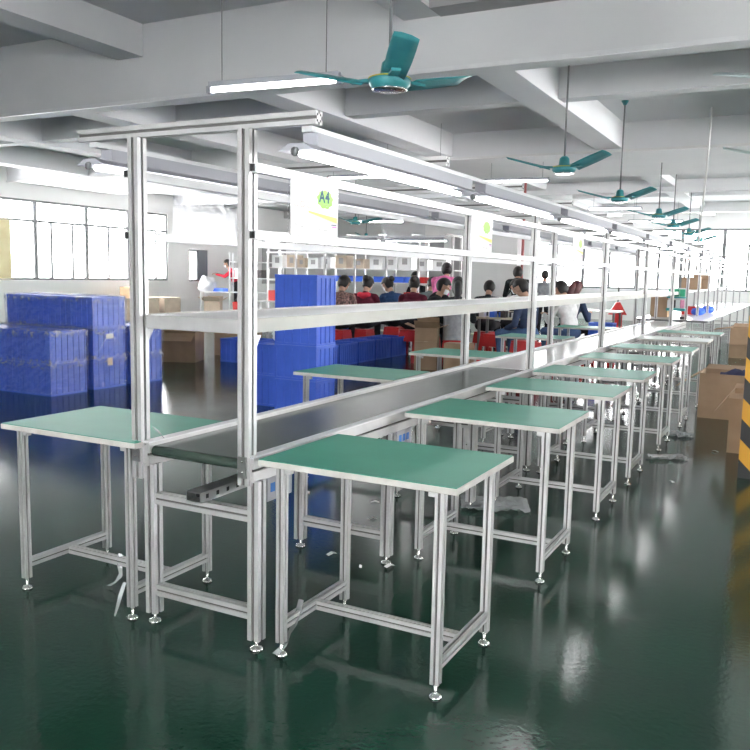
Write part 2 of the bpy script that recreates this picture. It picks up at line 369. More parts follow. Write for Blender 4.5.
# top cross beams every bay, reaching out to both lamp rows
BY = [0.0] + [1.125 * k for k in range(1, 11)]
for y in BY:
    b = MB().bar('x', -.86, .252, y, 1.9475, .045, .045).build('top_beam', None, line)
    mb = MB()
    for dz in (-.01, .01):
        for dy in (-.01, .01): mb.box(.252, .2526, y + dy - .004, y + dy + .004, 1.9475 + dz - .004, 1.9475 + dz + .004)
    mb.build('end_hole', M['black'], b)
for x in (-.60, 0.004):
    for z in (1.79, 1.557): box('hanger_rail', x - .014, x + .014, -.03, LEN, z - .016, z + .016, M['rail'], line)
    box('lamp_rail', x + (.2 if x > -.1 else -.2) - .02, x + (.2 if x > -.1 else -.2) + .02, .0, LEN, 1.905, 1.9245, M['rail'], line)
# shelf
sh = box('shelf', -.535, -.062, .014, LEN, 1.235, 1.25, M['white'], line)
box('shelf_lip', -.062, -.038 - .0, .03, LEN, 1.203, 1.253, M['shelfedge'], sh)
box('shelf_lip', -.556, -.535, .03, LEN, 1.203, 1.253, M['shelfedge'], sh)
box('shelf_end', -.535, -.062, .0, .014, 1.198, 1.25, M['alu'], sh)
# slack loop of cable under the rail
MB().tube([(-.02, 1.0, .66), (0.012, 1.02, .60), (.014, 1.06, .62), (.014, 1.10, .645), (.014, 1.13, .61), (.005, 1.15, .57), (-.02, 1.17, .62)], .006, 6).build('cable', M['black'], line)
def cbox(x, y, lab):
    r = thing('control_box', lab, 'control box', (x, y, 0), 0)
    box('housing', -.03, .0, 0, .17, .56, .655, M['lampwhite'], r, .004)
    mb = MB()
    for kk in range(3): mb.box(.0005, .0012, .02 + .042 * kk, .05 + .042 * kk, .595, .63)
    mb.build('printed_label', M['label_blue'], r)
    box('bracket', -.03, -.0, .05, .12, .655, .66, M['steel'], r)
    return r
cbox(.005, .06, 'white control box with blue print under the belt beside the front post')
cbox(.005, 1.17, 'white control box with blue print under the belt behind the first table')

# ------------------------------------------------------------------ lamps of the line
def lamp_fixture(label, grp):
    r = thing('fluorescent_lamp', label, 'lamp', (0, 0, 0), 0, grp); L = 1.56
    MB().prism([(-.03, -.005), (.03, -.005), (.03, -.055), (-.03, -.055)], 'y', .09, L).build('housing', M['lampwhite'], r)
    mb = MB(); w0, w1, z0, z1 = .03, .072, -.052, -.075
    mb.add([(-w0, 0, z0), (-w1, 0, z1), (-w1, L, z1), (-w0, L, z0)], [(0, 1, 2, 3)]); mb.add([(w0, 0, z0), (w1, 0, z1), (w1, L, z1), (w0, L, z0)], [(3, 2, 1, 0)])
    mb.add([(-w0, 0, z0 - .001), (w0, 0, z0 - .001), (w0, L, z0 - .001), (-w0, L, z0 - .001)], [(0, 1, 2, 3)])
    for yy in (0, L): mb.add([(-w0, yy, z0), (w0, yy, z0), (w1, yy, z1), (-w1, yy, z1)], [(0, 1, 2, 3)])
    mb.build('reflector', M['lampwhite'], r)
    t = MB().tube([(0, .03, -.083), (0, L - .1, -.083)], .011, 10).build('tube', M['tube'], r)
    e = MB().lathe([(.016, 0), (.016, .006)], (0, 0, 0), 10); e.v = [(x, -.004 - z, y - .080) for x, y, z in e.v]; e.build('lamp_holder', M['frame'], r)
    return r
ordn = ['nearest', 'second', 'third', 'fourth', 'fifth', 'sixth', 'seventh', 'eighth']
l0 = lamp_fixture('nearest lit fluorescent lamp hanging over the green table side of the conveyor line', 'lamps along the table side of the line')
l0.location = (.2, -.06, 1.91)
for k in range(1, 7): dup(l0, (.2, -.06 + 1.66 * k, 1.91), label='%s lit fluorescent lamp from the near end, over the walkway side of the line' % ordn[k])
for k in range(7): dup(l0, (-.80, -.02 + 1.66 * k, 1.91), label='%s lit fluorescent lamp from the near end, over the crate side of the line' % ordn[k], group='lamps along the crate side of the line')

# ------------------------------------------------------------------ posters and sleeves
def poster(y0, y1, label, A4=True, x=.02):
    r = thing('poster', label, 'poster', (x, y0, 1.565), PI / 2)         # local x runs along the line
    W = y1 - y0; H = .215
    box('sheet', 0, W, -.001, .001, 0, H, M['postersheet'], r)
    def art(name, m, polys):
        mb = MB()
        for pl in polys: mb.add([(px, -.0025, pz) for px, pz in pl], [tuple(range(len(pl)))])
        return mb.build(name, m, r)
    def disc(cx, cz, rx, rz, n=24, wob=0): return [(cx + rx * (1 + wob * math.sin(9 * i * 2 * PI / n)) * math.cos(i * 2 * PI / n), cz + rz * (1 + wob * math.sin(9 * i * 2 * PI / n)) * math.sin(i * 2 * PI / n)) for i in range(n)]
    def rect(x0, x1, z0, z1): return [(x0, z0), (x1, z0), (x1, z1), (x0, z1)]
    art('green_badge', M['sign_green'], [disc(W * .70, H * .71, W * .17, H * .165, 48, .07)])
    art('yellow_band', M['sign_yellow'], [[(W * .35, H * .44), (W * .97, H * .30), (W * .97, H * .40), (W * .35, H * .47)]])
    art('magenta_bar', M['sign_mag'], [rect(W * .86, W * .96, H * .215, H * .235)])
    rings = []
    for cx in (.1, .23, .36):
        d1 = disc(W * cx, H * .57, W * .05, H * .06, 20); d2 = disc(W * cx, H * .57, W * .036, H * .044, 20)
        for i in range(20): rings.append([d1[i], d1[(i + 1) % 20], d2[(i + 1) % 20], d2[i]])
    art('pink_ring', M['sign_pink'], rings)
    art('small_print', M['darkwall'], [rect(W * a, W * (a + b), H * c, H * (c + .012)) for a, b, c in ((.08, .1, .68), (.2, .16, .675), (.08, .05, .36), (.16, .07, .35), (.56, .06, .145), (.68, .08, .14), (.08, .04, .2), (.2, .05, .17), (.66, .14, .62), (.72, .06, .585))])
    art('dark_bar', M['sign_dark'], [rect(W * .84, W * .96, H * .255, H * .27)])
    if A4:
        cu = bpy.data.curves.new('A4', 'FONT'); cu.body = 'A4'; cu.size = H * .30; cu.align_x = 'CENTER'; cu.extrude = 0; cu.offset = .0022
        cu.space_character = 1.1; to = bpy.data.objects.new('tmp', cu); COL.objects.link(to); bpy.context.view_layer.update()
        me = bpy.data.meshes.new_from_object(to.evaluated_get(bpy.context.evaluated_depsgraph_get()))
        bpy.data.objects.remove(to); me.materials.clear(); me.materials.append(M['sign_dark'])
        lt = bpy.data.objects.new('lettering', me); COL.objects.link(lt); lt.parent = r
        lt.location = (W * .68, -.0035, H * .66); lt.rotation_euler = (PI / 2, 0, 0)
    box('clear_sleeve', -.012, W + .012, .004, .0045, -.006, H + .012, M['sleeve'], r)
    return r
poster(.179, .53, 'pale poster with A4 on a lime badge between the two hanger rails')
poster(2.05, 2.40, 'pale yellow and green poster further along the hanger rails, before the second post', False)
poster(4.35, 4.7, 'pale poster hung on the rails just behind the second post', False)
def sleeve(y0, y1, lab, x=-.622):
    o = MB().box(0, .0015, y0, y1, 1.56, 1.80).build('plastic_sleeve', M['clear']); o.location.x = x; return tag(o, lab, 'plastic sleeve')
sleeve(.26, .78, 'empty clear plastic sleeve on the crate-side rails nearest the front posts')
sleeve(2.15, 2.82, 'empty clear plastic sleeve hanging further along the crate-side rails')

# ------------------------------------------------------------------ worktables
def worktable(label, grp, mat=None, film=True):
    """origin at the near left corner on the floor; top 0.78 x 0.57"""
    r = thing('worktable', label, 'table', (0, 0, 0), 0, grp); W, D, Ht = .78, .575, .75
    tp = box('table_top', 0, W, 0, D, Ht - .024, Ht - .002, M['edge'], r, .002)
    box('top_mat', .004, W - .004, .004, D - .004, Ht - .002, Ht + .001, mat or M['mat'], tp)
    i = .075; iy = .05
    for x in (i, W - i):
        for y in (iy, D - iy):
            lg = MB().bar('z', .05, Ht - .024, x, y, .032, .032).build('leg', None, r)
            foot_mb(x, y, .055, .023).build('foot', M['chrome'], lg)
        MB().bar('y', iy + .016, D - iy - .016, x, .118, .03, .036).build('side_bar', None, r)
        box('corner_bracket', x + .016 if x < .3 else x - .042, x + .042 if x < .3 else x - .016, iy - .012, iy + .012, Ht - .05, Ht - .024, M['alu'], r)
    MB().bar('x', i + .015, W - i - .015, D / 2, .116, .03, .036).build('stretcher', None, r)
    return r
TY = [-.04, 1.19, 2.35, 3.33, 4.66, 5.95, 7.39, 8.82]
nm = ['nearest', 'second', 'third', 'fourth', 'fifth', 'sixth', 'seventh', 'farthest']
T0 = worktable('nearest green-topped aluminium worktable standing at the walkway side of the conveyor', 'worktables on the walkway side')
T0.location = (.032, TY[0], 0)
for k in range(1, 8):
    if k == 6:
        w = worktable('grey film-covered worktable, the only one in the walkway row without a green top', 'worktables on the walkway side', M['matgrey']); w.location = (.03, TY[k], 0)
    else: dup(T0, (.032, TY[k], 0), label='%s green-topped aluminium worktable in the walkway row%s' % (nm[k], ', before the white-topped line' if k == 7 else ' counted from the near end'))
LY = [(-1.31, -.075), (-1.345, 2.28), (-1.32, 4.08), (-1.40, 6.58), (-1.36, 8.9)]
ln = ['nearest green-topped worktable on the crate side, joined to the left front post', 'green-topped worktable standing before the tall blue crate stack', 'green-topped worktable standing before the small carton stack', 'green-topped worktable beside the seated person in navy', 'farthest green-topped worktable, by the blue tote and red stools']
for (x, y), lab in zip(LY, ln): dup(T0, (x, y, 0), label=lab, group='worktables on the crate side')
# peeled protective film strips
def strip(name, pts, w, lab):
    mb = MB(); V = []; F = []
    for i, p in enumerate(pts):
        a = .5 * math.sin(i * 1.7); d = Vector((math.cos(a), math.sin(a), .3 * math.sin(i * 2.3))) * w
        V += [Vector(p) - d, Vector(p) + d]
    for i in range(len(pts) - 1): F.append((2 * i, 2 * i + 1, 2 * i + 3, 2 * i + 2))
    o = mb.add(V, F, None, True).build(name, M['bag']); return tag(o, lab, 'plastic film')
strip('film_strip', [(-.905, .21, .15), (-.90, .20, .10), (-.885, .19, .06), (-.90, .175, .03), (-.93, .16, .01)], .012, 'peeled film strip dangling from the stretcher of the nearest crate-side table')
strip('film_strip', [(.11, .14, .17), (.115, .11, .13), (.12, .08, .10), (.115, .05, .07), (.11, .02, .03), (.10, -.02, .012)], .012, 'peeled film strip dangling from the side bar of the nearest walkway table')
strip('film_strip', [(-.60, -.07, .17), (-.61, -.085, .12), (-.62, -.09, .08), (-.63, -.1, .03)], .009, 'short film strip dangling at the leg beside the left front post')
strip('film_strip', [(-.535, .03, .80), (-.515, .035, .785), (-.50, .04, .77), (-.49, .045, .756)], .006, 'torn film scrap at the base of the left front upper post')

# ------------------------------------------------------------------ ceiling fans
def fan(label, grp, ang, top, blade='fan'):
    r = thing('ceiling_fan', label, 'fan', (0, 0, 0), 0, grp)
    MB().tube([(0, 0, .08), (0, 0, top)], .011, 8).build('rod', M['frame'], r)
    MB().lathe([(.02, top - .09), (.055, top - .03), (.055, top)], (0, 0, 0), 14).build('canopy', M['fan'], r)
    h = MB().lathe([(.03, -.06), (.10, -.055), (.125, -.03), (.13, 0), (.12, .012), (.06, .03), (.05, .1), (.03, .12)], (0, 0, 0), 24).build('motor_housing', M['fan'], r)
    MB().lathe([(.1285, .004), (.1335, .007), (.1285, .011)], (0, 0, 0), 24).build('trim_ring', M['yellow'], h)
    MB().lathe([(.095, -.062), (.108, -.058), (.1, -.054)], (0, 0, 0), 24).build('trim_ring', M['chrome'], h)
    for k in range(3):
        a = ang + k * 2 * PI / 3; T = Matrix.Rotation(a, 4, 'Z')
        mb = MB(); V = []; F = []
        n = 9
        for i in range(n):
            t = i / (n - 1); x = .16 + .46 * t; w = .068 + .006 * math.sin(t * PI) + .004 * t; tw = math.radians(20 - 6 * t)
            for s in (-1, -.4, .4, 1):
                y = s * w; z = .10 * t - y * math.sin(tw) - .010 * (s * s) ; V.append(T @ Vector((x, y * math.cos(tw), z)))
        for i in range(n - 1):
            for q in range(3): F.append((i * 4 + q, i * 4 + q + 1, (i + 1) * 4 + q + 1, (i + 1) * 4 + q))
        mb.add(V, F, None, True); b = mb.build('blade', M[blade], r)
        so = b.modifiers.new('solid', 'SOLIDIFY'); so.thickness = .004
        MB().box(.09, .26, -.028, .028, -.006, .012, None, T).build('blade_iron', M['fan'], b)
    return r
fans = [(-.59, 2.17, 2.6, 1.4, -.96), (-.66, 6.47, 2.6, 1.4, 3.62), (-.77, 9.97, 2.6, 1.4, 3.62), (-.75, 13.36, 2.6, 1.4, 3.62), (-.9, 16.25, 2.6, 1.4, 3.62), (-.97, 19.42, 2.6, 1.4, 3.62), (-1.15, 23.0, 2.6, 1.4, 3.62)]
fl = ['nearest teal ceiling fan hanging low over the conveyor, blade tipped up', 'second teal ceiling fan in the row over the line', 'third teal ceiling fan in the row over the line', 'fourth teal ceiling fan in the row over the line', 'fifth teal ceiling fan in the row over the line', 'sixth small teal ceiling fan toward the far windows', 'seventh and farthest teal ceiling fan before the window wall']
for (x, y, z, tp, a), lab in zip(fans, fl):
    f = fan(lab, 'teal fans over the line', a, tp); f.location = (x, y, z)
fans_extra = [(1.75, 2.95, 'fanpale', PI - .35, 'pale-bladed ceiling fan mostly out of view near the striped pillar side'), (1.55, 6.3, 'fanpale', PI + .1, 'farther pale-bladed ceiling fan mostly out of view on the walkway side'), (-7.5, 14.14, 'fan', .2, 'teal ceiling fan seen above the poster rails, over the packing benches'), (-10.86, 20.88, 'fan', .5, 'teal ceiling fan seen below the poster rails, near the blank back wall')]
for x, y, bl, a, lab in fans_extra:
    f = fan(lab, 'outlying ceiling fans', a, 1.4, bl); f.location = (x, y, 2.6)

# ------------------------------------------------------------------ ceiling tube lights
def batten(label, x, y, z, L, rz, top):
    r = thing('ceiling_light', label, 'lamp', (x, y, z), rz, 'tube lights under the ceiling')
    box('housing', -L / 2, L / 2, -.025, .025, .02, .06, M['lampwhite'], r)
    MB().tube([(-L / 2 + .03, 0, 0), (L / 2 - .03, 0, 0)], .018, 10).build('tube', M['tube'], r)
    for s in (-1, 1): box('end_cap', s * L / 2 - .02, s * L / 2 + .02, -.022, .022, -.024, .03, M['lampwhite'], r)
    for s in (-1, 1): MB().tube([(s * L * .4, 0, .06), (s * L * .4, 0, top - z)], .004, 6).build('hanger_wire', M['frame'], r)
    return r
batten('nearest lit ceiling tube beside the nearest fan', -1.87, 2.77, 2.8, 1.1, .09, 4.0)
batten('lit ceiling tube hanging beyond the second fan', -3.18, 12.5, 3.19, 1.2, .12, 3.53)
batten('lit ceiling tube hanging before the fourth fan', -2.7, 18.9, 3.18, 1.3, .1, 3.72)
batten('lit ceiling tube hanging beside the fifth fan', -2.3, 22.6, 3.1, 1.5, .1, 3.72)
batten('lit ceiling tube seen between the posters over the packing benches', -7.8, 15.85, 2.72, 1.3, .2, 3.72)

batten('added fill tube above the seated workers, hidden by the nearest lamp', -4.4, 10.6, 3.3, 1.2, .1, 3.97)  # added light, hidden from view, to brighten the area behind the line
batten('added fill tube above the packing benches, hidden by the nearest lamp', -6.5, 12.3, 3.35, 1.2, .1, 3.53)  # second added tube, also out of sight, lifts the packing benches
# hanging white hose
o = MB().tube([(.30, 10.9, 3.96), (.2, 11.7, 3.3), (.06, 12.7, 2.6), (-.05, 13.4, 2.1)], .017, 8).build('hanging_hose', M['conduit']); tag(o, 'thin white hose slanting from the ceiling down to the far line', 'hose')

# ------------------------------------------------------------------ far white-topped line
def simple_line(name, label, x0, x1, y0, y1, posts, shelf=True):
    r = thing(name, label, 'assembly line')
    box('work_surface', x0, x1, y0, y1, .725, .75, M['gloss'], r); box('surface_edge', x0, x1 + .004, y0 - .006, y0, .715, .75, M['frame'], r)
    for y in posts:
        for x in (x0 + .08, x1 - .08):
            MB().bar('z', 0.0, .725, x, y, .045, .045).build('leg', None, r)
        MB().bar('x', x0 + .1, x1 - .1, y, .2, .04, .04).build('cross_bar', None, r)
        for x in (x0 + .35, x1 - .38): MB().bar('z', .75, 1.92, x, y, .045, .045).build('upper_post', None, r)
        MB().bar('x', x0 + .0, x1 - .05, y, 1.94, .04, .04).build('top_beam', None, r)
    for x in (x0 + .35, x1 - .38):
        for z in (1.79, 1.557): box('hanger_rail', x - .012, x + .012, y0, y1, z - .015, z + .015, M['rail'], r)
    if shelf: box('shelf', x0 + .38, x1 - .41, y0 + .1, y1, 1.215, 1.25, M['white'], r)
    return r
far = simple_line('assembly_line', 'far white-topped assembly line continuing beyond the last green table', -.95, .283, 12.55, 25.6, [12.75, 14.4, 16.2, 18.2, 20.4, 22.8, 25.2])
lf = dup(l0, (.08, 12.7, 1.91), label='nearest lit lamp over the far white-topped line', group='lamps over the far line')
for k in range(1, 8): dup(l0, (.08, 12.7 + 1.66 * k, 1.91), label='%s lit lamp over the far white-topped line' % ordn[k], group='lamps over the far line')

# ------------------------------------------------------------------ crates
def crate(name, label, grp, W, D, H, closed=True, ribs=8, m='blue'):
    """solid-walled ribbed crate, origin at centre of its base"""
    r = MB(); w, d = W / 2, D / 2; t = .012
    if closed:
        r.box(-w + t, w - t, -d + t, d - t, .004, H - .01)
    else:
        r.box(-w + t, w - t, -d + t, d - t, .004, .02)
        r.box(-w + t, -w + 2 * t, -d + t, d - t, .02, H - .01); r.box(w - 2 * t, w - t, -d + t, d - t, .02, H - .01)
        r.box(-w + 2 * t, w - 2 * t, -d + t, -d + 2 * t, .02, H - .01); r.box(-w + 2 * t, w - 2 * t, d - 2 * t, d - t, .02, H - .01)
    o = r.build(name, M[m]); tag(o, label, 'crate', grp)
    rb = MB(); n = ribs
    for i in range(n + 1):
        x = -w + t + (W - 2 * t) * i / n; e = .008
        rb.box(x - e, x + e, -d + .002, -d + t, .0, H - .02); rb.box(x - e, x + e, d - t, d - .002, .0, H - .02)
    n2 = max(2, round(n * D / W))
    for i in range(n2 + 1):
        y = -d + t + (D - 2 * t) * i / n2; e = .008
        rb.box(-w + .002, -w + t, y - e, y + e, .0, H - .02); rb.box(w - t, w - .002, y - e, y + e, .0, H - .02)
    rb.build('rib', M[m], o)
    rm = MB(); a = .02
    for z0, z1 in ((H - .03, H), (0, .022)):
        rm.box(-w, w, -d, -d + a, z0, z1); rm.box(-w, w, d - a, d, z0, z1); rm.box(-w, -w + a, -d + a, d - a, z0, z1); rm.box(w - a, w, -d + a, d - a, z0, z1)
    rm.build('rim', M[m], o)
    return o
CW, CD, CH = .735, .52, .365
c0 = crate('blue_crate', '', 'film-wrapped blue crates by the windows', CW, CD, CH - .004)
def place(o, first, loc, label, rz=0, group=None):
    if first: o.location = loc; o.rotation_euler = (0, 0, rz); o['label'] = label; return o
    return dup(o, loc, rz, label, group)
lay = ['bottom', 'second', 'top']
i = 0
for bname, yc, cols, nl in (('front block', 4.14, [(-5.97, 'corner column'), (-6.71, 'outer column')], 2), ('middle block', 4.79, [(-6.0, 'corner column'), (-6.74, 'outer column')], 3), ('rear block', 5.42, [(-5.99, 'corner column'), (-6.73, 'outer column')], 2)):
    for x, cn in cols:
        for l in range(nl):
            lb = 'bottom' if l == 0 else ('top' if l == nl - 1 else 'middle')
            place(c0, i == 0, (x, yc, CH * l), '%s blue crate in the %s of the film-wrapped %s by the windows' % (lb, cn, bname)); i += 1
def film(x0, x1, y0, y1, z0, z1, lab, n=22):
    mb = MB(); V = []; F = []; rnd = random.Random(int(x0 * 100 + y0 * 77))
    ring = []
    per = [(x0, y0), (x1, y0), (x1, y1), (x0, y1)]
    pts = []
    for q in range(4):
        a, b = per[q], per[(q + 1) % 4]
        for k in range(n): t = k / n; pts.append((a[0] + (b[0] - a[0]) * t, a[1] + (b[1] - a[1]) * t, q))
    N = len(pts); nz = 14; cx, cy = (x0 + x1) / 2, (y0 + y1) / 2
    for j in range(nz + 1):
        z = z0 + (z1 - z0) * j / nz
        for (x, y, q) in pts:
            off = .006 + rnd.random() * .016; nx, ny = ((0, -1), (1, 0), (0, 1), (-1, 0))[q]
            V.append((x + nx * off, y + ny * off, z + rnd.uniform(-.008, .008)))
    for j in range(nz):
        for k in range(N): F.append((j * N + k, j * N + (k + 1) % N, (j + 1) * N + (k + 1) % N, (j + 1) * N + k))
    base = len(V)
    for k, (x, y, q) in enumerate(pts): V.append((cx + (x - cx) * .8, cy + (y - cy) * .8, z1 + .008 + rnd.random() * .012))
    for k in range(N): F.append((nz * N + k, nz * N + (k + 1) % N, base + (k + 1) % N, base + k))
    V.append((cx, cy, z1 + .012)); 
    for k in range(N): F.append((base + k, base + (k + 1) % N, len(V) - 1))
    mb.add(V, F, None, False); return tag(mb.build('stretch_film', M['film']), lab, 'plastic film')
film(-7.09, -5.595, 3.87, 4.41, .02, .74, 'wrinkled clear stretch film around the front block of blue crates')
film(-7.12, -5.625, 4.52, 5.06, .02, 1.10, 'wrinkled clear stretch film around the taller middle block of blue crates')
film(-7.11, -5.61, 5.15, 5.69, .02, .74, 'wrinkled clear stretch film around the rear block of blue crates')
o = MB().box(-5.5785, -5.5775, 4.68, 4.80, .60, .66).build('paper_label', M['paper']); tag(o, 'small white paper label on the side of the middle crate block', 'label')
o = MB().box(-5.5785, -5.5775, 4.70, 4.78, .28, .37).build('paper_label', M['cardpale']); tag(o, 'small tan paper label low on the middle crate block', 'label')
# tall stack in the middle
s0 = crate('blue_crate', '', 'tall stack of blue crates behind the second crate-side table', .5, .37, .35, True, 5)
for l in range(4): place(s0, l == 0, (-2.75, 4.63, .352 * l), '%s blue crate of the tall four-high stack behind the crate-side tables' % ['bottom', 'second', 'third', 'topmost'][l])
q0 = crate('blue_crate', '', 'low blue crates beside the tall stack', .42, .42, .33, True, 5)
for l in range(2): place(q0, l == 0, (-3.235, 4.93, .332 * l), '%s blue crate of the low pile beside the tall stack, %s' % (['bottom', 'upper'][l], ['resting on the floor', 'white bag on it'][l]))
r0 = crate('blue_crate', '', 'row of blue crates on the floor behind the tall stack', .50, .56, .34, False, 8)
for k, y in enumerate((8.15, 8.75, 9.35, 9.95, 10.55)): place(r0, k == 0, (-4.81, y, 0), '%s open blue crate in the floor row running from the tall stack to the cartons' % ['first', 'second', 'third', 'fourth', 'last'][k])
dup(r0, (-5.95, 10.6, 0), 0, 'open blue crate standing behind the end of the floor row, under another'); dup(r0, (-5.95, 10.6, .341), 0, 'upper open blue crate stacked behind the end of the floor row')
crate('blue_crate', 'open blue crate on the floor right beside the opened brown carton', 'blue crates by the opened cartons', .76, .5, .37, False, 8).location = (-6.05, 8.15, 0)
tt = crate('blue_tote', 'small bright blue tote lying by the farthest crate-side table', 'small blue totes', .4, .3, .2, False, 4, 'blue2'); tt.location = (-1.25, 11.5, .5)


def bag(name, lab, loc, r, m):
    mb = MB(); rnd = random.Random(int(loc[0] * 91)); mb.sphere((0, 0, r[2] * .9), r, None, 22, 14)
    mb.v = [tuple(Vector(v) + Vector(v).normalized() * rnd.uniform(-.12, .12) * r[0]) for v in mb.v]
    mb.v = [(x, y, max(z, .002)) for x, y, z in mb.v]
    o = mb.build(name, m); o.location = loc; return tag(o, lab, 'bag')
bag('plastic_bag', 'crumpled whitish plastic bag on the low blue crates beside the tall stack', (-3.22, 4.93, .664), (.13, .1, .11), M['fluff'])

# ------------------------------------------------------------------ cartons
def carton(label, loc, W, D, H, rz=0, opened=True, flaps=(110, 120, 100, 130), m='card', grp=None):
    r = thing('cardboard_box', label, 'box', loc, rz, grp); w, d = W / 2, D / 2; t = .006
    mb = MB()
    mb.box(-w, w, -d, d, 0, t, M[m]); mb.box(-w, w, -d, -d + t, t, H, M[m]); mb.box(-w, w, d - t, d, t, H, M[m]); mb.box(-w, -w + t, -d + t, d - t, t, H, M[m]); mb.box(w - t, w, -d + t, d - t, t, H, M[m])
    if not opened: mb.box(-w, w, -d, d, H, H + t, M[m])
    else: mb.box(-w + t, w - t, -d + t, d - t, t, .02, M['cardin'])
    mb.build('box_body', None, r)
    if opened:
        L = min(W, D) / 2
        for k, a in enumerate(flaps):
            a = math.radians(a)         # 0 = closed inward, 90 = upright, 180 = flat outward
            dx, dz = -math.cos(a) * L, math.sin(a) * L
            if k < 2: s = -1 if k == 0 else 1; P = [(-w, s * d, H), (w, s * d, H), (w, s * (d + dx), H + dz), (-w, s * (d + dx), H + dz)]
            else: s = -1 if k == 2 else 1; P = [(s * w, -d, H), (s * w, d, H), (s * (w + dx), d, H + dz), (s * (w + dx), -d, H + dz)]
            f = MB().add(P, [(0, 1, 2, 3)]).build('flap', M[m], r); so = f.modifiers.new('s', 'SOLIDIFY'); so.thickness = t
    else:
        MB().box(-.025, .025, -d - .001, d + .001, H + t, H + t + .001).build('tape', M['tape'], r)
    return r
carton('large opened brown carton in the walkway, navy cloth inside', (1.13, 6.98, 0), .62, .56, .47, 0, True, (268, 175, 215, 200))
o = MB().sphere((0, 0, 0), (.22, .2, .06), None, 18, 10).build('navy_cloth', M['navy']); o.location = (1.22, 6.95, .44); tag(o, 'crumpled navy cloth bundled in the large opened walkway carton', 'cloth')
dm = o.modifiers.new('d', 'DISPLACE'); tx = bpy.data.textures.new('crump', 'CLOUDS'); tx.noise_scale = .08; dm.texture = tx; dm.strength = .12
carton('narrow opened brown carton standing behind the striped pillar', (1.50, 5.15, 0), .50, .42, .50, 0, True, (185, 175, 235, 180))
carton('brown carton with white papers on it, behind the large opened carton', (1.55, 8.1, 0), .7, .6, .52, 0, False)
for k in range(3): tag(box('paper_stack', 1.28 + .03 * k, 1.62 + .03 * k, 7.85 + .04 * k, 8.15 + .04 * k, .528 + .03 * k, .556 + .03 * k, M['paper']), 'white paper pad on the brown carton, %s of three' % ['lowest', 'middle', 'topmost'][k], 'paper', 'white pads on the carton')
carton('long brown carton at the far end of the walkway beside the white line', (.88, 14.6, 0), .72, .62, .56, 0, True, (262, 170, 190, 215))
carton('brown carton behind the far walkway carton', (.7, 16.2, 0), .6, .5, .5, 0, False)
carton('opened brown carton with a wide front flap on the floor beside the blue crate', (-7.02, 7.62, 0), .66, .52, .46, .42, True, (205, 100, 165, 100))
carton('brown carton with raised flaps behind the blue crate with small parts', (-6.9, 9.0, 0), .7, .5, .48, .35, True, (95, 100, 140, 140))
wl = ['pale closed carton by the window wall, nearest the corner posts', 'pale closed carton by the window wall, second in the row', 'pale closed carton by the window wall, third in the row', 'pale closed carton by the window wall, fourth in the row']
for k, (x, y) in enumerate(((-15.2, 14.6), (-15.2, 15.4), (-15.1, 16.2))): carton(wl[k], (x, y, 0), .7, .68, .62, 0, False, (150, 150, 160, 160), 'cardpale', 'pale cartons by the window wall')
carton('brown carton stacked on the pale cartons by the window wall', (-15.15, 15.0, .627), .5, .5, .3, .1, False)
carton('opened brown carton under the packing rack by the person in red', (-14.8, 18.12, .092), .5, .45, .40, .48, True, (140, 140, 150, 150), 'cardpale')
for l in range(3): carton(['bottom', 'middle', 'opened topmost'][l] + ' small brown carton of the three-high stack behind the third crate-side table', (-3.36, 9.05, .215 * l), .34, .34, .205, .3, l == 2, (140, 60, 160, 160), 'card', 'three-high carton stack')
tag(MB().box(-.16, .16, -.13, .13, 0, .01).build('cardboard_sheet', M['cardpale']), 'loose cardboard sheet lying by the small carton stack', 'cardboard').location = (-2.85, 9.1, .42)
carton('low opened brown carton under the cardboard sheet by the carton stack', (-2.85, 9.1, 0), .4, .36, .415, .2, False)
# roll of film
o = MB(); o.lathe([(.045, 0), (.05, .002), (.05, .38), (.045, .382)], (0, 0, 0), 16, M['paper']); o.lathe([(.025, -.002), (.025, .384)], (0, 0, 0), 12, M['cardin'])
o = o.build('film_roll', None); o.rotation_euler = (PI / 2, 0, .7); o.location = (-5.62, 7.45, .052); tag(o, 'white roll of wrapping film lying on the floor by the blue crate', 'roll')

# ------------------------------------------------------------------ stools, people
def stool(label, loc, h=.58, grp='red plastic stools'):
    r = thing('plastic_stool', label, 'stool', loc, 0, grp); a, b = .155, .2
    MB().box(-a, a, -a, a, h - .03, h).build('seat', M['red'], r, .008)
    for sx in (-1, 1):
        for sy in (-1, 1):
            V = []
            for z, q in ((h - .03, a), (0, b)):
                for ox, oy in ((0, 0), (-.055, 0), (-.055, -.012), (-.012, -.012), (-.012, -.055), (0, -.055)): V.append((sx * (q + ox), sy * (q + oy), z))
            MB().add(V, [(k, (k + 1) % 6, 6 + (k + 1) % 6, 6 + k) for k in range(6)] + [tuple(range(6)), tuple(range(6, 12))]).build('leg', M['red'], r)
    mb = MB(); z1, z0 = h - .03, h - .2; q1 = a + (b - a) * .0; q0 = a + (b - a) * .34
    for k in range(4):
        T = Matrix.Rotation(k * PI / 2, 4, 'Z')
        mb.add([T @ Vector(p) for p in ((-q1, -q1, z1), (q1, -q1, z1), (q0, -q0, z0), (-q0, -q0, z0))], [(0, 1, 2, 3)])
    mb.build('apron', M['red'], r)
    return r
def remesh_obj(mb, voxel, smooth):
    me = bpy.data.meshes.new('tmp'); me.from_pydata(mb.v, [], mb.f)
    o = bpy.data.objects.new('tmp', me); COL.objects.link(o)
    m = o.modifiers.new('r', 'REMESH'); m.mode = 'VOXEL'; m.voxel_size = voxel
    s = o.modifiers.new('s', 'SMOOTH'); s.iterations = smooth; s.factor = .5
    bpy.context.view_layer.update()
    res = bpy.data.meshes.new_from_object(o.evaluated_get(bpy.context.evaluated_depsgraph_get()))
    bpy.data.objects.remove(o); bpy.data.meshes.remove(me); return res
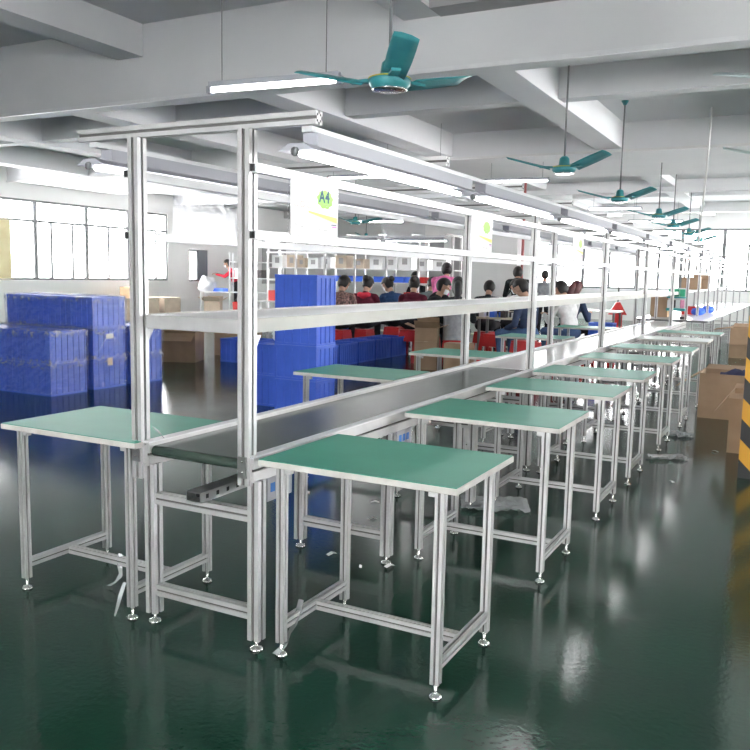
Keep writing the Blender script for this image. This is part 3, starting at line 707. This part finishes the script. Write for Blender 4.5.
def capsule(mb, a, b, ra, rb, n=12):
    a, b = Vector(a), Vector(b); L = (b - a).length
    if L < 1e-5: mb.sphere(a, ra, None, n, 8); return
    d = (b - a) / L; pts = []; rad = []
    for k in range(5): t = PI / 2 * k / 4; pts.append(a - d * ra * math.cos(t)); rad.append(max(ra * math.sin(t), .0015))
    for k in range(5): t = PI / 2 * k / 4; pts.append(b + d * rb * math.sin(t)); rad.append(max(rb * math.cos(t), .0015))
    mb.tube(pts, rad, n)
def person(label, loc, rz, top, legs, skinhair, seat=.58, lean=.2, hp=.35, hy=0., arms='work', bun=False, long=False, mask=True, apron=None, hood=None, scale=1.0, shoes=None):
    """faces local +Y; loc is the floor point under the pelvis; seat=None -> standing"""
    hair = skinhair; mb = MB(); bones = []
    def B(a, b, ra, rb, mt): capsule(mb, a, b, ra, rb); bones.append((Vector(a), Vector(b), (ra + rb) / 2, mt))
    def E(c, r, mt, T=None): mb.sphere(c, r, T, 18, 12); bones.append(((T @ Vector(c)) if T else Vector(c), (T @ Vector(c)) if T else Vector(c), sum(r) / 3, mt))
    TOP, LEG, SK, SH, LIP = 0, 1, 2, 3, 4
    pz = (seat + .10) if seat is not None else .92
    P = Vector((0, 0, pz)); up = Vector((0, math.sin(lean), math.cos(lean))); fw = Vector((0, math.cos(lean), -math.sin(lean)))
    R = Matrix.Translation(P) @ Matrix.Rotation(-lean, 4, 'X')
    E((0, 0, .02), (.165, .12, .12), LEG, R); E((0, .0, .16), (.15, .105, .15), TOP, R); E((0, 0, .33), (.175, .115, .16), TOP, R); E((0, -.005, .42), (.16, .1, .09), TOP, R)
    neck = R @ Vector((0, .0, .49)); hb = R @ Vector((0, .03, .575))
    for s in (-1, 1): B(R @ Vector((s * .06, 0, .45)), R @ Vector((s * .175, 0, .435)), .062, .06, TOP)
    B(neck - up * .05, hb, .056, .05, SK)
    HT = Matrix.Translation(hb + up * .0) @ Matrix.Rotation(hy, 4, 'Z') @ Matrix.Rotation(-hp, 4, 'X')
    hc = (0, .015, .10)
    E((0, .012, .115), (.074, .092, .1), SK, HT); E((0, .04, .05), (.055, .062, .065), SK, HT)         # skull, jaw
    B(HT @ Vector((0, .105, .11)), HT @ Vector((0, .122, .082)), .009, .014, SK)                       # nose
    for s in (-1, 1): E((s * .074, .005, .09), (.01, .02, .031), SK, HT); B(HT @ Vector((s * .02, .093, .128)), HT @ Vector((s * .05, .08, .128)), .011, .01, SK)
    B(HT @ Vector((-.02, .093, .048)), HT @ Vector((.02, .093, .048)), .008, .008, LIP)
    hands = []
    for s in (-1, 1):
        sh = R @ Vector((s * .185, 0, .425))
        if arms == 'work': el = sh + Vector((s * .05, .12, -.25)); wr = el + Vector((-s * .10, .2, .08))
        elif arms == 'reach': el = sh + Vector((s * .05, .2, -.16)); wr = el + Vector((-s * .05, .23, .06))
        elif arms == 'low': el = sh + Vector((s * .05, .03, -.28)); wr = el + Vector((-s * .09, .2, -.06))
        else: el = sh + Vector((s * .04, -.02, -.29)); wr = el + Vector((0, .06, -.24))
        B(sh, el, .06, .047, TOP); B(el, wr, .046, .034, TOP); hd = (wr - el).normalized()
        side = Vector((0, 0, 1)).cross(hd).normalized() if abs(hd.z) < .9 else Vector((1, 0, 0)); nrm = hd.cross(side)
        B(wr, wr + hd * .03, .026, .024, SK); pc = wr + hd * .06
        for q in (-1, 0, 1): B(wr + hd * .025 + side * q * .014, wr + hd * .09 + side * q * .024, .016, .0125, SK)
        for k, (off, ln) in enumerate(((-.033, .066), (-.011, .078), (.011, .073), (.033, .056))):
            b0 = wr + hd * .092 + side * off; b1 = b0 + (hd * .8 - nrm * .4 * (1 if nrm.z > 0 else -1)) * ln * .5; b2 = b1 + (hd * .45 - nrm * .8 * (1 if nrm.z > 0 else -1)) * ln * .5
            B(b0, b1, .0095, .0088, SK); B(b1, b2, .0088, .0075, SK)
        th = wr + hd * .035 - side * s * -.024; t1 = th + (hd * .5 + side * s * .8) * .04; B(th, t1, .0125, .0105, SK); B(t1, t1 + hd * .03, .0105, .009, SK)
    for s in (-1, 1):
        hip = R @ Vector((s * .09, .0, .0))
        if seat is not None: kn = Vector((s * .14, .42, pz - .0)); an = Vector((s * .13, .38, .09)) if seat < .75 else Vector((s * .13, .3, .3))
        else: kn = Vector((s * .1, .04, .49)); an = Vector((s * .1, 0, .085))
        B(hip, kn, .092, .062, LEG); B(kn, an + Vector((0, 0, .03)), .06, .042, LEG)
        B(an, an + Vector((0, .0, -.035)), .04, .042, SH); B(an + Vector((0, -.03, -.05)), an + Vector((0, .15, -.055)), .036, .033, SH)
    me = remesh_obj(mb, .010, 3)
    mats = [top, legs, M['skin'], shoes or M['black'], M['lips']]
    for m in mats: me.materials.append(m)
    n = len(me.polygons); C = np.empty(n * 3); me.polygons.foreach_get('center', C); C = C.reshape(-1, 3)
    best = np.full(n, 1e9); idx = np.zeros(n, int)
    for a, b, r, mt in bones:
        a = np.array(a); b = np.array(b); d = b - a; L = d @ d
        t = np.clip(((C - a) @ d) / L, 0, 1) if L > 1e-9 else np.zeros(n)
        ds = np.linalg.norm(C - (a + t[:, None] * d), axis=1) - r
        k = ds < best; best[k] = ds[k]; idx[k] = mt
    me.polygons.foreach_set('material_index', idx.astype(np.int32)); me.polygons.foreach_set('use_smooth', np.ones(n, bool)); me.update(); me.name = 'person'
    o = bpy.data.objects.new('person', me); COL.objects.link(o); o.location = loc; o.rotation_euler = (0, 0, rz); o.scale = (scale,) * 3
    tag(o, label, 'person')
    # hair: shell over the skull with the face left open
    h = MB(); V = []; F = []; nu, nv = 28, 16
    keep = lambda p: not (p.y > .012 and p.z < .165 - .25 * abs(p.x)) and p.z > (-.03 if long else .03)
    pts = []
    for i in range(nv + 1):
        ph = PI * i / nv
        for k in range(nu):
            t = 2 * PI * k / nu; pts.append(Vector((.086 * math.sin(ph) * math.cos(t), .005 + .104 * math.sin(ph) * math.sin(t), .118 + (.112 if i < nv / 2 else (.16 if long else .105)) * math.cos(ph))))
    for i in range(nv):
        for k in range(nu):
            q = (i * nu + k, (i + 1) * nu + k, (i + 1) * nu + (k + 1) % nu, i * nu + (k + 1) % nu)
            if keep(sum((pts[j] for j in q), Vector()) / 4): F.append(q)
    h.add([HT @ p for p in pts], F, None, True)
    if bun: h.sphere((0, -.115, .15), (.042, .04, .042), HT)
    if long: h.tube([HT @ Vector(p) for p in ((0, -.09, .12), (0, -.12, .05), (0, -.115, -.06), (0, -.10, -.16))], [.035, .045, .04, .015], 10)
    ho = h.build('hair', hair, o); so = ho.modifiers.new('s', 'SOLIDIFY'); so.thickness = .012; so.offset = 1
    for s in (-1, 1): MB().sphere((s * .033, .092, .112), (.012, .007, .007), HT, 10, 6).build('eye', M['eye'], o)
    if mask:
        mk = MB(); V = []; F = []
        for i in range(5):
            for k in range(7):
                a = (k - 3) / 3 * 1.15; z = .012 + .018 * i * 1.05; rr = 1 + .25 * math.exp(-((i - 3) / 1.2) ** 2) * math.exp(-(a / .4) ** 2)
                V.append(HT @ Vector((.068 * math.sin(a) * 1.08, .028 + .083 * math.cos(a) * rr, z)))
        for i in range(4):
            for k in range(6): F.append((i * 7 + k, i * 7 + k + 1, (i + 1) * 7 + k + 1, (i + 1) * 7 + k))
        mk.add(V, F, None, True).build('face_mask', M['mask'], o)
    if hood: MB().tube([R @ Vector(p) for p in ((-.09, .03, .47), (-.08, -.06, .46), (0, -.11, .43), (.08, -.06, .46), (.09, .03, .47))], [.03, .045, .055, .045, .03], 10).build('hood', hood, o)
    if apron:
        mb2 = MB(); V = []; F = []
        for i in range(8):
            for k in range(9):
                a = (k - 4) / 4 * 2.6; z = -.12 + .075 * i; V.append(R @ Vector((.195 * math.sin(a), -.145 * math.cos(a), z)))
        for i in range(7):
            for k in range(8): F.append((i * 9 + k, i * 9 + k + 1, (i + 1) * 9 + k + 1, (i + 1) * 9 + k))
        mb2.add(V, F, None, True).build('apron', apron, o)
    return o
cl = dict(
    floral=cloth('floral jacket', (.05, .05, .05), (.55, .32, .28), 34), maroon=cloth('maroon fleece', (.09, .012, .025)), denim=cloth('denim', (.03, .07, .17)), white=cloth('white shirt', (.62, .62, .62)),
    greygreen=cloth('grey green jacket', (.16, .2, .2)), dark=cloth('black jacket', (.015, .02, .022)), grey=cloth('grey overall', (.3, .31, .33)), pink=cloth('pink top', (.75, .2, .42)), navy=cloth('navy shirt', (.03, .045, .09)),
    redc=cloth('red jacket', (.6, .04, .07)), jean=cloth('blue jeans', (.06, .11, .22)), blk=cloth('black trousers', (.015, .015, .018)))
HA = M['hair']
def W(rx, ry, s=1): return (rx, ry, 0)
yaw = .482
def sit(label, x, y, face, top, legs, hair=HA, st=True, **k):
    # face: heading of the person in world, radians from +Y counter-clockwise
    o = person(label, (x, y, 0), face, top, legs, hair, **k)
    if st: stool('red plastic stool under the %s' % label.split(',')[0].replace('seated ', ''), (x, y, 0), k.get('seat', .58))
    return o
def at(px, py, hz, label, face, top, legs, hair=HA, lean=.2, hp=.4, seated=True, sc=1.08, stool_label=None, **k):
    """put a person so that the head centre is over (hx, hy) at height hz"""
    off = sc * (.60 * math.sin(lean) + .10 * math.sin(lean + hp)); x = px + off * math.sin(face); y = py - off * math.cos(face)
    if seated:
        seat = hz / sc - .10 - .575 * math.cos(lean) - .11 * math.cos(lean + hp); seat = min(max(seat, .42), .8)
        person(label, (x, y, 0), face, top, legs, hair, seat=seat, lean=lean, hp=hp, scale=sc, **k)
        stool(stool_label, (x, y, 0), seat * sc - .005)
    else: person(label, (x, y, 0), face, top, legs, hair, seat=None, lean=lean, hp=hp, scale=sc, **k)
at(-5.40, 9.96, 1.26, 'seated person in a patterned floral jacket, facing the benches', .35, cl['floral'], cl['blk'], hp=.5, hy=-.5, lean=.3, stool_label='red plastic stool under the person in the floral jacket')
at(-5.30, 10.68, 1.22, 'seated person in a dark red vest over white sleeves, with a red scarf', .2, cl['maroon'], cl['blk'], hp=.5, hy=-.2, lean=.25, hood=cl['redc'], bun=True, stool_label='red plastic stool under the person with the red scarf')
at(-5.32, 11.60, 1.20, 'seated person in a blue denim jacket, head turned down', .95, cl['denim'], cl['blk'], hp=.55, hy=.5, lean=.3, bun=True, stool_label='red plastic stool under the person in the denim jacket')
at(-4.56, 11.10, 1.22, 'seated person in a maroon hooded jacket, seen from behind', .25, cl['maroon'], cl['blk'], hp=.3, lean=.22, hood=cl['maroon'], bun=True, stool_label='red plastic stool under the person in the maroon jacket')
at(-4.80, 12.45, 1.17, 'seated person in a grey-green jacket behind the front row', -.1, cl['greygreen'], cl['blk'], hp=.5, lean=.2, stool_label='red plastic stool under the person in grey-green')
at(-3.52, 9.98, 1.22, 'seated masked person in a black jacket, facing the walkway', -.75, cl['dark'], cl['blk'], hp=.4, hy=-.6, lean=.28, stool_label='red plastic stool under the masked person in black')
at(-3.02, 9.40, 1.21, 'seated person in a grey apron with a black ponytail, seen from behind', .35, cl['dark'], cl['blk'], hp=.3, lean=.15, long=True, apron=cl['grey'], mask=False, stool_label='red plastic stool under the person in the grey apron')
at(-4.29, 12.03, 1.42, 'standing person in a pink top bending over the bench', .1, cl['pink'], cl['blk'], lean=.75, hp=.25, hy=.4, arms='reach', bun=True, seated=False)
at(-3.36, 11.75, 1.15, 'seated person in dark clothes at the cluttered bench', .2, cl['dark'], cl['blk'], hp=.6, lean=.35, stool_label='red plastic stool under the person in dark clothes')
at(-3.2, 12.85, 1.24, 'seated person in white at the cluttered bench, far side', .9, cl['white'], cl['blk'], hp=.5, hy=.3, lean=.3, stool_label='red plastic stool under the far person in white')
at(-3.60, 14.1, 1.40, 'standing person with dark hair beside the concrete column', .4, cl['dark'], cl['blk'], lean=.8, hp=.3, arms='work', mask=False, seated=False)
at(-2.09, 9.74, 1.26, 'seated person in a navy shirt and jeans beside the second conveyor post', 1.25, cl['navy'], cl['jean'], hp=.5, hy=.35, lean=.12, mask=False, arms='low', stool_label='red plastic stool under the person in navy')
at(-3.67, 16.34, 1.47, 'standing person in grey by the far windows', .2, cl['grey'], cl['blk'], lean=.12, hp=.1, arms='down', mask=False, seated=False, sc=.93)
at(-1.75, 10.72, 1.25, 'seated person in a loose white shirt near the farthest crate-side table', 1.0, cl['white'], cl['jean'], hp=.5, hy=.2, lean=.25, mask=False, stool_label='red plastic stool under the person in loose white')
at(-1.75, 11.6, 1.24, 'seated person with reddish hair beside the one in loose white', -.3, cl['navy'], cl['blk'], hair=M['hairred'], hp=.5, lean=.25, long=True, mask=False, stool_label='red plastic stool under the person with reddish hair')
at(-15.2, 19.35, 1.5, 'standing person in a red jacket reaching over the packing rack', 2.2, cl['redc'], cl['blk'], lean=.35, hp=.3, arms='reach', seated=False)
at(-6.40, 15.15, 1.38, 'seated person glimpsed over the blue bins at the packing benches', 3.0, cl['dark'], cl['blk'], hp=.2, lean=.1, mask=False, stool_label='red plastic stool behind the packing benches')
for k, (x, y, lab) in enumerate(((-2.75, 10.3, 'empty red stool by the cream bench'), (-1.9, 9.3, 'empty red stool behind the fourth crate-side table'), (-1.5, 9.75, 'empty red stool behind the farthest crate-side table'), (-3.95, 10.35, 'empty red stool behind the small carton stack at the end of the crate row'), (-1.25, 11.5, 'red stool carrying the small bright blue tote'))): stool(lab, (x, y, 0), .5)

# ------------------------------------------------------------------ cream benches for the workers
def bench(label, x, y, W, D, rz=0):
    r = thing('work_bench', label, 'bench', (x, y, 0), rz); H = .75
    box('bench_top', -W / 2, W / 2, -D / 2, D / 2, H - .03, H, M['cream'], r)
    for sx in (-1, 1):
        for sy in (-1, 1): box('leg', sx * (W / 2 - .05) - .02, sx * (W / 2 - .05) + .02, sy * (D / 2 - .05) - .02, sy * (D / 2 - .05) + .02, 0, H - .03, M['frame'], r)
    box('lower_shelf', -W / 2 + .07, W / 2 - .07, -D / 2 + .03, D / 2 - .03, .25, .27, M['cream'], r)
    return r
def part_box(lab, x, y, z, s, m, grp):
    mb = MB(); a, b, c = s; t = .008
    mb.box(-a, a, -b, b, 0, t); mb.box(-a, a, -b, -b + t, t, c); mb.box(-a, a, b - t, b, t, c); mb.box(-a, -a + t, -b + t, b - t, t, c); mb.box(a - t, a, -b + t, b - t, t, c); mb.box(-a + t, a - t, -b + t, b - t, t, c * .8)
    o = mb.build('parts_bin', m); o.location = (x, y, z); return tag(o, lab, 'bin', grp)
bench('cream-topped bench between the grey-aproned person and the navy-shirted person', -2.72, 10.85, .9, .5)
bench('cream-topped bench in front of the denim-jacketed person', -5.9, 12.75, 1.3, .5, 0)
bench('cream-topped bench at the far side of the workers', -3.9, 13.25, 1.2, .4)
rnd = random.Random(3)
for k in range(9):
    x = -3.1 + .095 * k; m = rnd.choice(['darkgoods', 'white', 'red', 'darkgoods', 'blue2'])
    part_box('small component tray heaped on the cream bench by the navy-shirted person', x, 10.75 + .18 * (k % 2), .75, (.042, .07, .08 + .03 * rnd.random()), M[m], 'component trays on the cream bench')
for k in range(8):
    part_box('small dark tray stored on the lower shelf of the cream bench', -3.07 + .1 * k, 10.85, .27, (.042, .1, .14 + .05 * rnd.random()), M[rnd.choice(['darkgoods', 'blue2', 'darkgoods', 'navy'])], 'trays under the cream bench')

# ------------------------------------------------------------------ packing bench line with white cartons (across the back)
pk = thing('packing_bench_line', 'long white packing bench line with shelves of white cartons behind the workers', 'shelving', (0, 0, 0))
X0, X1, Y0 = -9.9, -5.0, 14.0
box('bench_top', X0, X1, Y0 - .3, Y0 + .45, .72, .75, M['white'], pk)
for z in (1.25, 1.55): box('shelf', X0, X1, Y0 + .1, Y0 + .5, z - .025, z, M['white'], pk)
for k in range(7):
    x = X0 + .05 + (X1 - X0 - .1) * k / 6
    MB().bar('z', 0, 2.3, x, Y0 + .06, .045, .045).build('post', None, pk); MB().bar('z', 0, .72, x, Y0 - .25, .045, .045).build('leg', None, pk); MB().bar('z', 0, 2.3, x, Y0 + .54, .045, .045).build('post', None, pk)
    MB().bar('y', Y0 - .35, Y0 + .55, x, 2.28, .04, .04).build('top_beam', None, pk)
for y, z in ((Y0 - .3, 2.25), (Y0 + .06, 1.9)): box('rail', X0, X1, y - .015, y + .015, z - .02, z + .02, M['rail'], pk)
for k in range(3): d = dup(l0, (X0 + 1.6 + 1.6 * k, Y0 - .12, 2.24), PI / 2, '%s lit lamp from the window end over the packing bench line' % ordn[k], 'lamps over the packing benches')
n = 0
x = X0 + .1
while x < X1 - .3:
    w = rnd.uniform(.2, .34); h = rnd.uniform(.2, .3)
    r = MB().box(0, w, 0, .32, 0, h, M['white'] if rnd.random() < .75 else M['cardpale']).build('white_carton', None); r.location = (x, Y0 + .15, 1.55)
    tag(r, 'white carton standing in the row on the top shelf of the packing benches', 'box', 'white cartons on the packing shelf')
    MB().box(w * .3, w * .7, -.002, 0, h * .35, h * .8).build('label', M['darkwall'], r)
    x += w + rnd.uniform(.02, .16)
x = -8.2
for k in range(12):
    m = ['yel', 'blue2', 'blue2', 'blue2', 'white', 'blue2', 'blue2', 'blue2', 'blue2', 'red', 'red', 'blue2'][k]
    part_box('%s bin in the row on the lower packing shelf' % {'yel': 'single yellow', 'blue2': 'bright blue', 'white': 'single white', 'red': 'red'}[m], x, Y0 + .3, 1.25, (.115, .13, .13), M[m], {'yel': 'yellow packing bin', 'blue2': 'blue bins on the packing shelf', 'white': 'white packing bin', 'red': 'red bins on the packing shelf'}[m]); x += .26
for k in range(8):
    part_box('mixed goods tray on the packing bench top', X0 + .4 + .6 * k, Y0, .75, (.2, .14, rnd.uniform(.1, .3)), M[rnd.choice(['darkgoods', 'white', 'red', 'cardpale', 'darkgoods'])], 'goods trays on the packing benches')
# rack by the window wall
rk = thing('packing_rack', 'white-framed packing rack near the person in red', 'rack', (-14.3, 18.4, 0), .48)
for x in (-.9, 0, 1.6):
    for y in (-.3, .3): box('post', x - .02, x + .02, y - .02, y + .02, 0, 2.0 if x > -.5 else .8, M['rail'], rk)
box('rack_shelf', -.9, 1.6, -.3, .3, .76, .79, M['white'], rk); box('rack_shelf', -.9, 1.6, -.3, .3, .06, .09, M['white'], rk)
for z in (1.2, 1.7): box('rack_shelf', 0, 1.6, -.3, .3, z, z + .03, M['white'], rk)
def bucket(lab, loc):
    r = thing('bucket', lab, 'bucket', loc); MB().lathe([(.13, 0), (.15, .1), (.18, .38), (.17, .38), (.14, .1)], (0, 0, 0), 18).build('bucket_body', M['red'], r)
    MB().tube([(.17 * math.cos(a), .02, .36 + .12 * math.sin(a)) for a in [PI * k / 8 for k in range(9)]], .006, 6).build('handle', M['frame'], r)
bucket('red plastic bucket on the lower shelf of the packing rack', (-14.12, 18.5, .09))
part_box('bright blue bin on the packing rack by the foam bag', -14.60, 18.24, .79, (.2, .12, .1), M['blue2'], None)
part_box('dark machine block on the upper rack shelf', -13.55, 18.8, 1.23, (.2, .13, .25), M['darkgoods'], None)
part_box('white carton on the upper rack shelf', -14.0, 18.56, 1.23, (.18, .15, .3), M['white'], None)
bag('foam_bag', 'puffy white foam bag beside the packing rack', (-14.98, 18.06, .79), (.25, .24, .23), M['fluff'])
fb = [o for o in bpy.data.objects if o.name == 'foam_bag'][0]; fd = fb.modifiers.new('d', 'DISPLACE'); ft = bpy.data.textures.new('puff', 'CLOUDS'); ft.noise_scale = .18; fd.texture = ft; fd.strength = .22; fd.mid_level = .4
bag('red_bundle', 'red bundle on the packing bench end by the tall blue stack', (-9.3, 13.86, .752), (.16, .12, .2), M['red'])

# ------------------------------------------------------------------ things on and around the far line
def blue_pack(x, y, lab): bag('plastic_pack', lab, (x, y, .75), (.13, .12, .08), M['blue2'])
blue_pack(-.14, 14.9, 'bright blue plastic pack on the far white line, nearer one'); blue_pack(-.1, 16.3, 'bright blue plastic pack on the far white line, farther one')
carton('tan carton on the upper shelf of the far white line', (-.35, 15.4, 1.25), .34, .4, .24, 0, False, m='card')
carton('opened tan carton on the upper shelf of the far white line', (-.35, 17.2, 1.25), .3, .4, .2, 0, True, (120, 120, 100, 100), 'card')
carton('tan carton standing upright on the white surface behind the hanging organiser', (-.66, 13.6, .75), .3, .3, .36, 0, False, m='card')
part_box('small dark box at the corner of the far white line', -.16, 12.9, .75, (.05, .05, .04), M['darkgoods'], None)
part_box('red and white tray on the far white line', -.35, 15.3, .75, (.13, .1, .16), M['red'], None)
og = thing('hanging_organiser', 'turquoise organiser full of pink and green packets at the end of the shelf', 'organiser', (-.08, 11.2, .95))
box('backing', -.12, .14, .1, .11, 0, .36, M['rail'], og); box('tray', -.13, .15, 0, .1, 0, .04, M['teal'], og); box('tray', -.13, .15, 0, .1, .2, .22, M['teal'], og)
for k in range(4): box('packet', -.12 + .065 * k, -.065 + .065 * k, .02, .08, .045, .17, M[['white', 'darkgoods', 'white', 'pinkthing'][k]], og)
for k in range(3): box('packet', -.11 + .085 * k, -.035 + .085 * k, .02, .08, .225, .34, M['greenthing'], og)
# hand pallet truck
pt = thing('hand_pallet_truck', 'red hand truck with a wedge body and looped handle in the far bay', 'hand truck', (-2.55, 19.2, 0), .3)
MB().prism([(-.23, .52), (.23, .52), (.05, .84), (-.05, .84)], 'y', -.08, .08).build('truck_body', M['red'], pt)
for s in (-1, 1): box('fork', s * .22 - .08, s * .22 + .08, -.1, 1.0, .06, .12, M['red'], pt)
box('mast', -.12, .12, -.06, .06, .05, .52, M['red'], pt)
wq = MB().lathe([(.09, -.05), (.09, .05)], (0, 0, 0), 14); wq.v = [(z, x - .12, y + .09) for x, y, z in wq.v]; wq.build('wheel', M['black'], pt)
MB().tube([(0, 0, .85), (0, -.05, 1.35)], .02, 8).build('handle_shaft', M['black'], pt)
MB().tube([(0, -.05, 1.35), (.18, -.055, 1.37), (.2, -.055, 1.45), (.1, -.055, 1.5), (0, -.055, 1.42), (-.1, -.055, 1.5), (-.2, -.055, 1.45), (-.18, -.055, 1.37), (0, -.05, 1.35)], .014, 8).build('handle_loop', M['black'], pt)
wt = thing('white_table', 'small white table between the line and the red hand truck', 'table', (-1.9, 13.9, 0))
box('table_top', -.5, .45, -.35, .35, .78, .81, M['white'], wt)
for sx in (-.45, .4):
    for sy in (-.3, .3): box('leg', sx - .02, sx + .02, sy - .02, sy + .02, 0, .78, M['frame'], wt)

# ------------------------------------------------------------------ floor litter
lit = [(-1.033, 1.994), (-.964, 1.813), (-.551, 2.017), (.04, 1.05), (-.292, 1.053), (-.08, .97), (1.165, 4.9), (-.4, 1.7), (1.0, 3.6)]
ll = ['white scrap', 'torn white scrap', 'pale scrap', 'white scrap', 'grey scrap', 'small white scrap', 'white paper scrap', 'tiny pale scrap', 'pale tape scrap']
wh = ['on the floor under the conveyor, farthest back', 'on the floor under the conveyor beside the farthest scrap', 'on the floor beneath the middle of the belt', 'on the floor by the second frame foot', 'on the floor between the frame feet', 'on the floor just before the second frame foot', 'on the floor before the striped pillar', 'on the floor under the square tube', 'on the green walkway floor']
for k, (x, y) in enumerate(lit):
    a = rnd.uniform(0, 3); s = rnd.uniform(.015, .03); T = Matrix.Translation((x, y, .004)) @ Matrix.Rotation(a, 4, 'Z')
    mb = MB().add([T @ Vector(p) for p in ((-s, -s * .4, 0), (0, -s * .45, .008), (s, -s * .3, 0), (s * .9, s * .4, .004), (0, s * .35, .012), (-s, s * .45, .002))], [(0, 1, 4, 5), (1, 2, 3, 4)])
    tag(mb.build('paper_scrap', M['paper']), ll[k] + ' ' + wh[k], 'scrap')
def sheet(lab, x, y, w, d, rz):
    mb = MB(); n = 12; r2 = random.Random(5); V = [(-w / 2 + w * i / n, -d / 2 + d * j / n, .004 + r2.random() * .03) for j in range(n + 1) for i in range(n + 1)]
    F = [(j * (n + 1) + i, j * (n + 1) + i + 1, (j + 1) * (n + 1) + i + 1, (j + 1) * (n + 1) + i) for j in range(n) for i in range(n)]
    o = mb.add(V, F).build('plastic_sheet', M['bag']); o.location = (x, y, 0); o.rotation_euler = (0, 0, rz); tag(o, lab, 'plastic sheet')
sheet('crumpled clear plastic sheet on the floor under the second walkway table', .12, 2.35, .42, .3, .4)
sheet('crumpled clear plastic strip on the walkway floor before the cartons', .85, 4.4, .3, .12, .6)
sheet('crumpled plastic bag on the floor at the fifth walkway table', .78, 5.5, .2, .25, 1.1)

# ------------------------------------------------------------------ world, camera
w = bpy.data.worlds.new('sky'); S.world = w; w.use_nodes = True
bg = w.node_tree.nodes['Background']; bg.inputs[0].default_value = (1, .985, .99, 1); bg.inputs[1].default_value = 20.0

f, ya, pi_, ro = 819.375, .48203, .12236, .02049
C = Vector((1.75839, -2.43255, 1.42672))
fwd = Vector((-math.sin(ya) * math.cos(pi_), math.cos(ya) * math.cos(pi_), -math.sin(pi_)))
rt = Vector((math.cos(ya), math.sin(ya), 0)); up = rt.cross(fwd)
r2 = rt * math.cos(ro) + up * math.sin(ro); u2 = -rt * math.sin(ro) + up * math.cos(ro)
cam = bpy.data.cameras.new('camera'); co = bpy.data.objects.new('camera', cam); COL.objects.link(co)
cam.sensor_width = 36; cam.lens = f / 750 * 36; cam.clip_start = .05; cam.clip_end = 200
co.matrix_world = Matrix(((r2.x, u2.x, -fwd.x, C.x), (r2.y, u2.y, -fwd.y, C.y), (r2.z, u2.z, -fwd.z, C.z), (0, 0, 0, 1)))
S.camera = co
S.view_settings.view_transform = 'Standard'; S.view_settings.look = 'None'; S.view_settings.exposure = 0.46; S.view_settings.gamma = 1.0
S.cycles.max_bounces = 8; S.cycles.transparent_max_bounces = 24; S.cycles.sample_clamp_indirect = 6
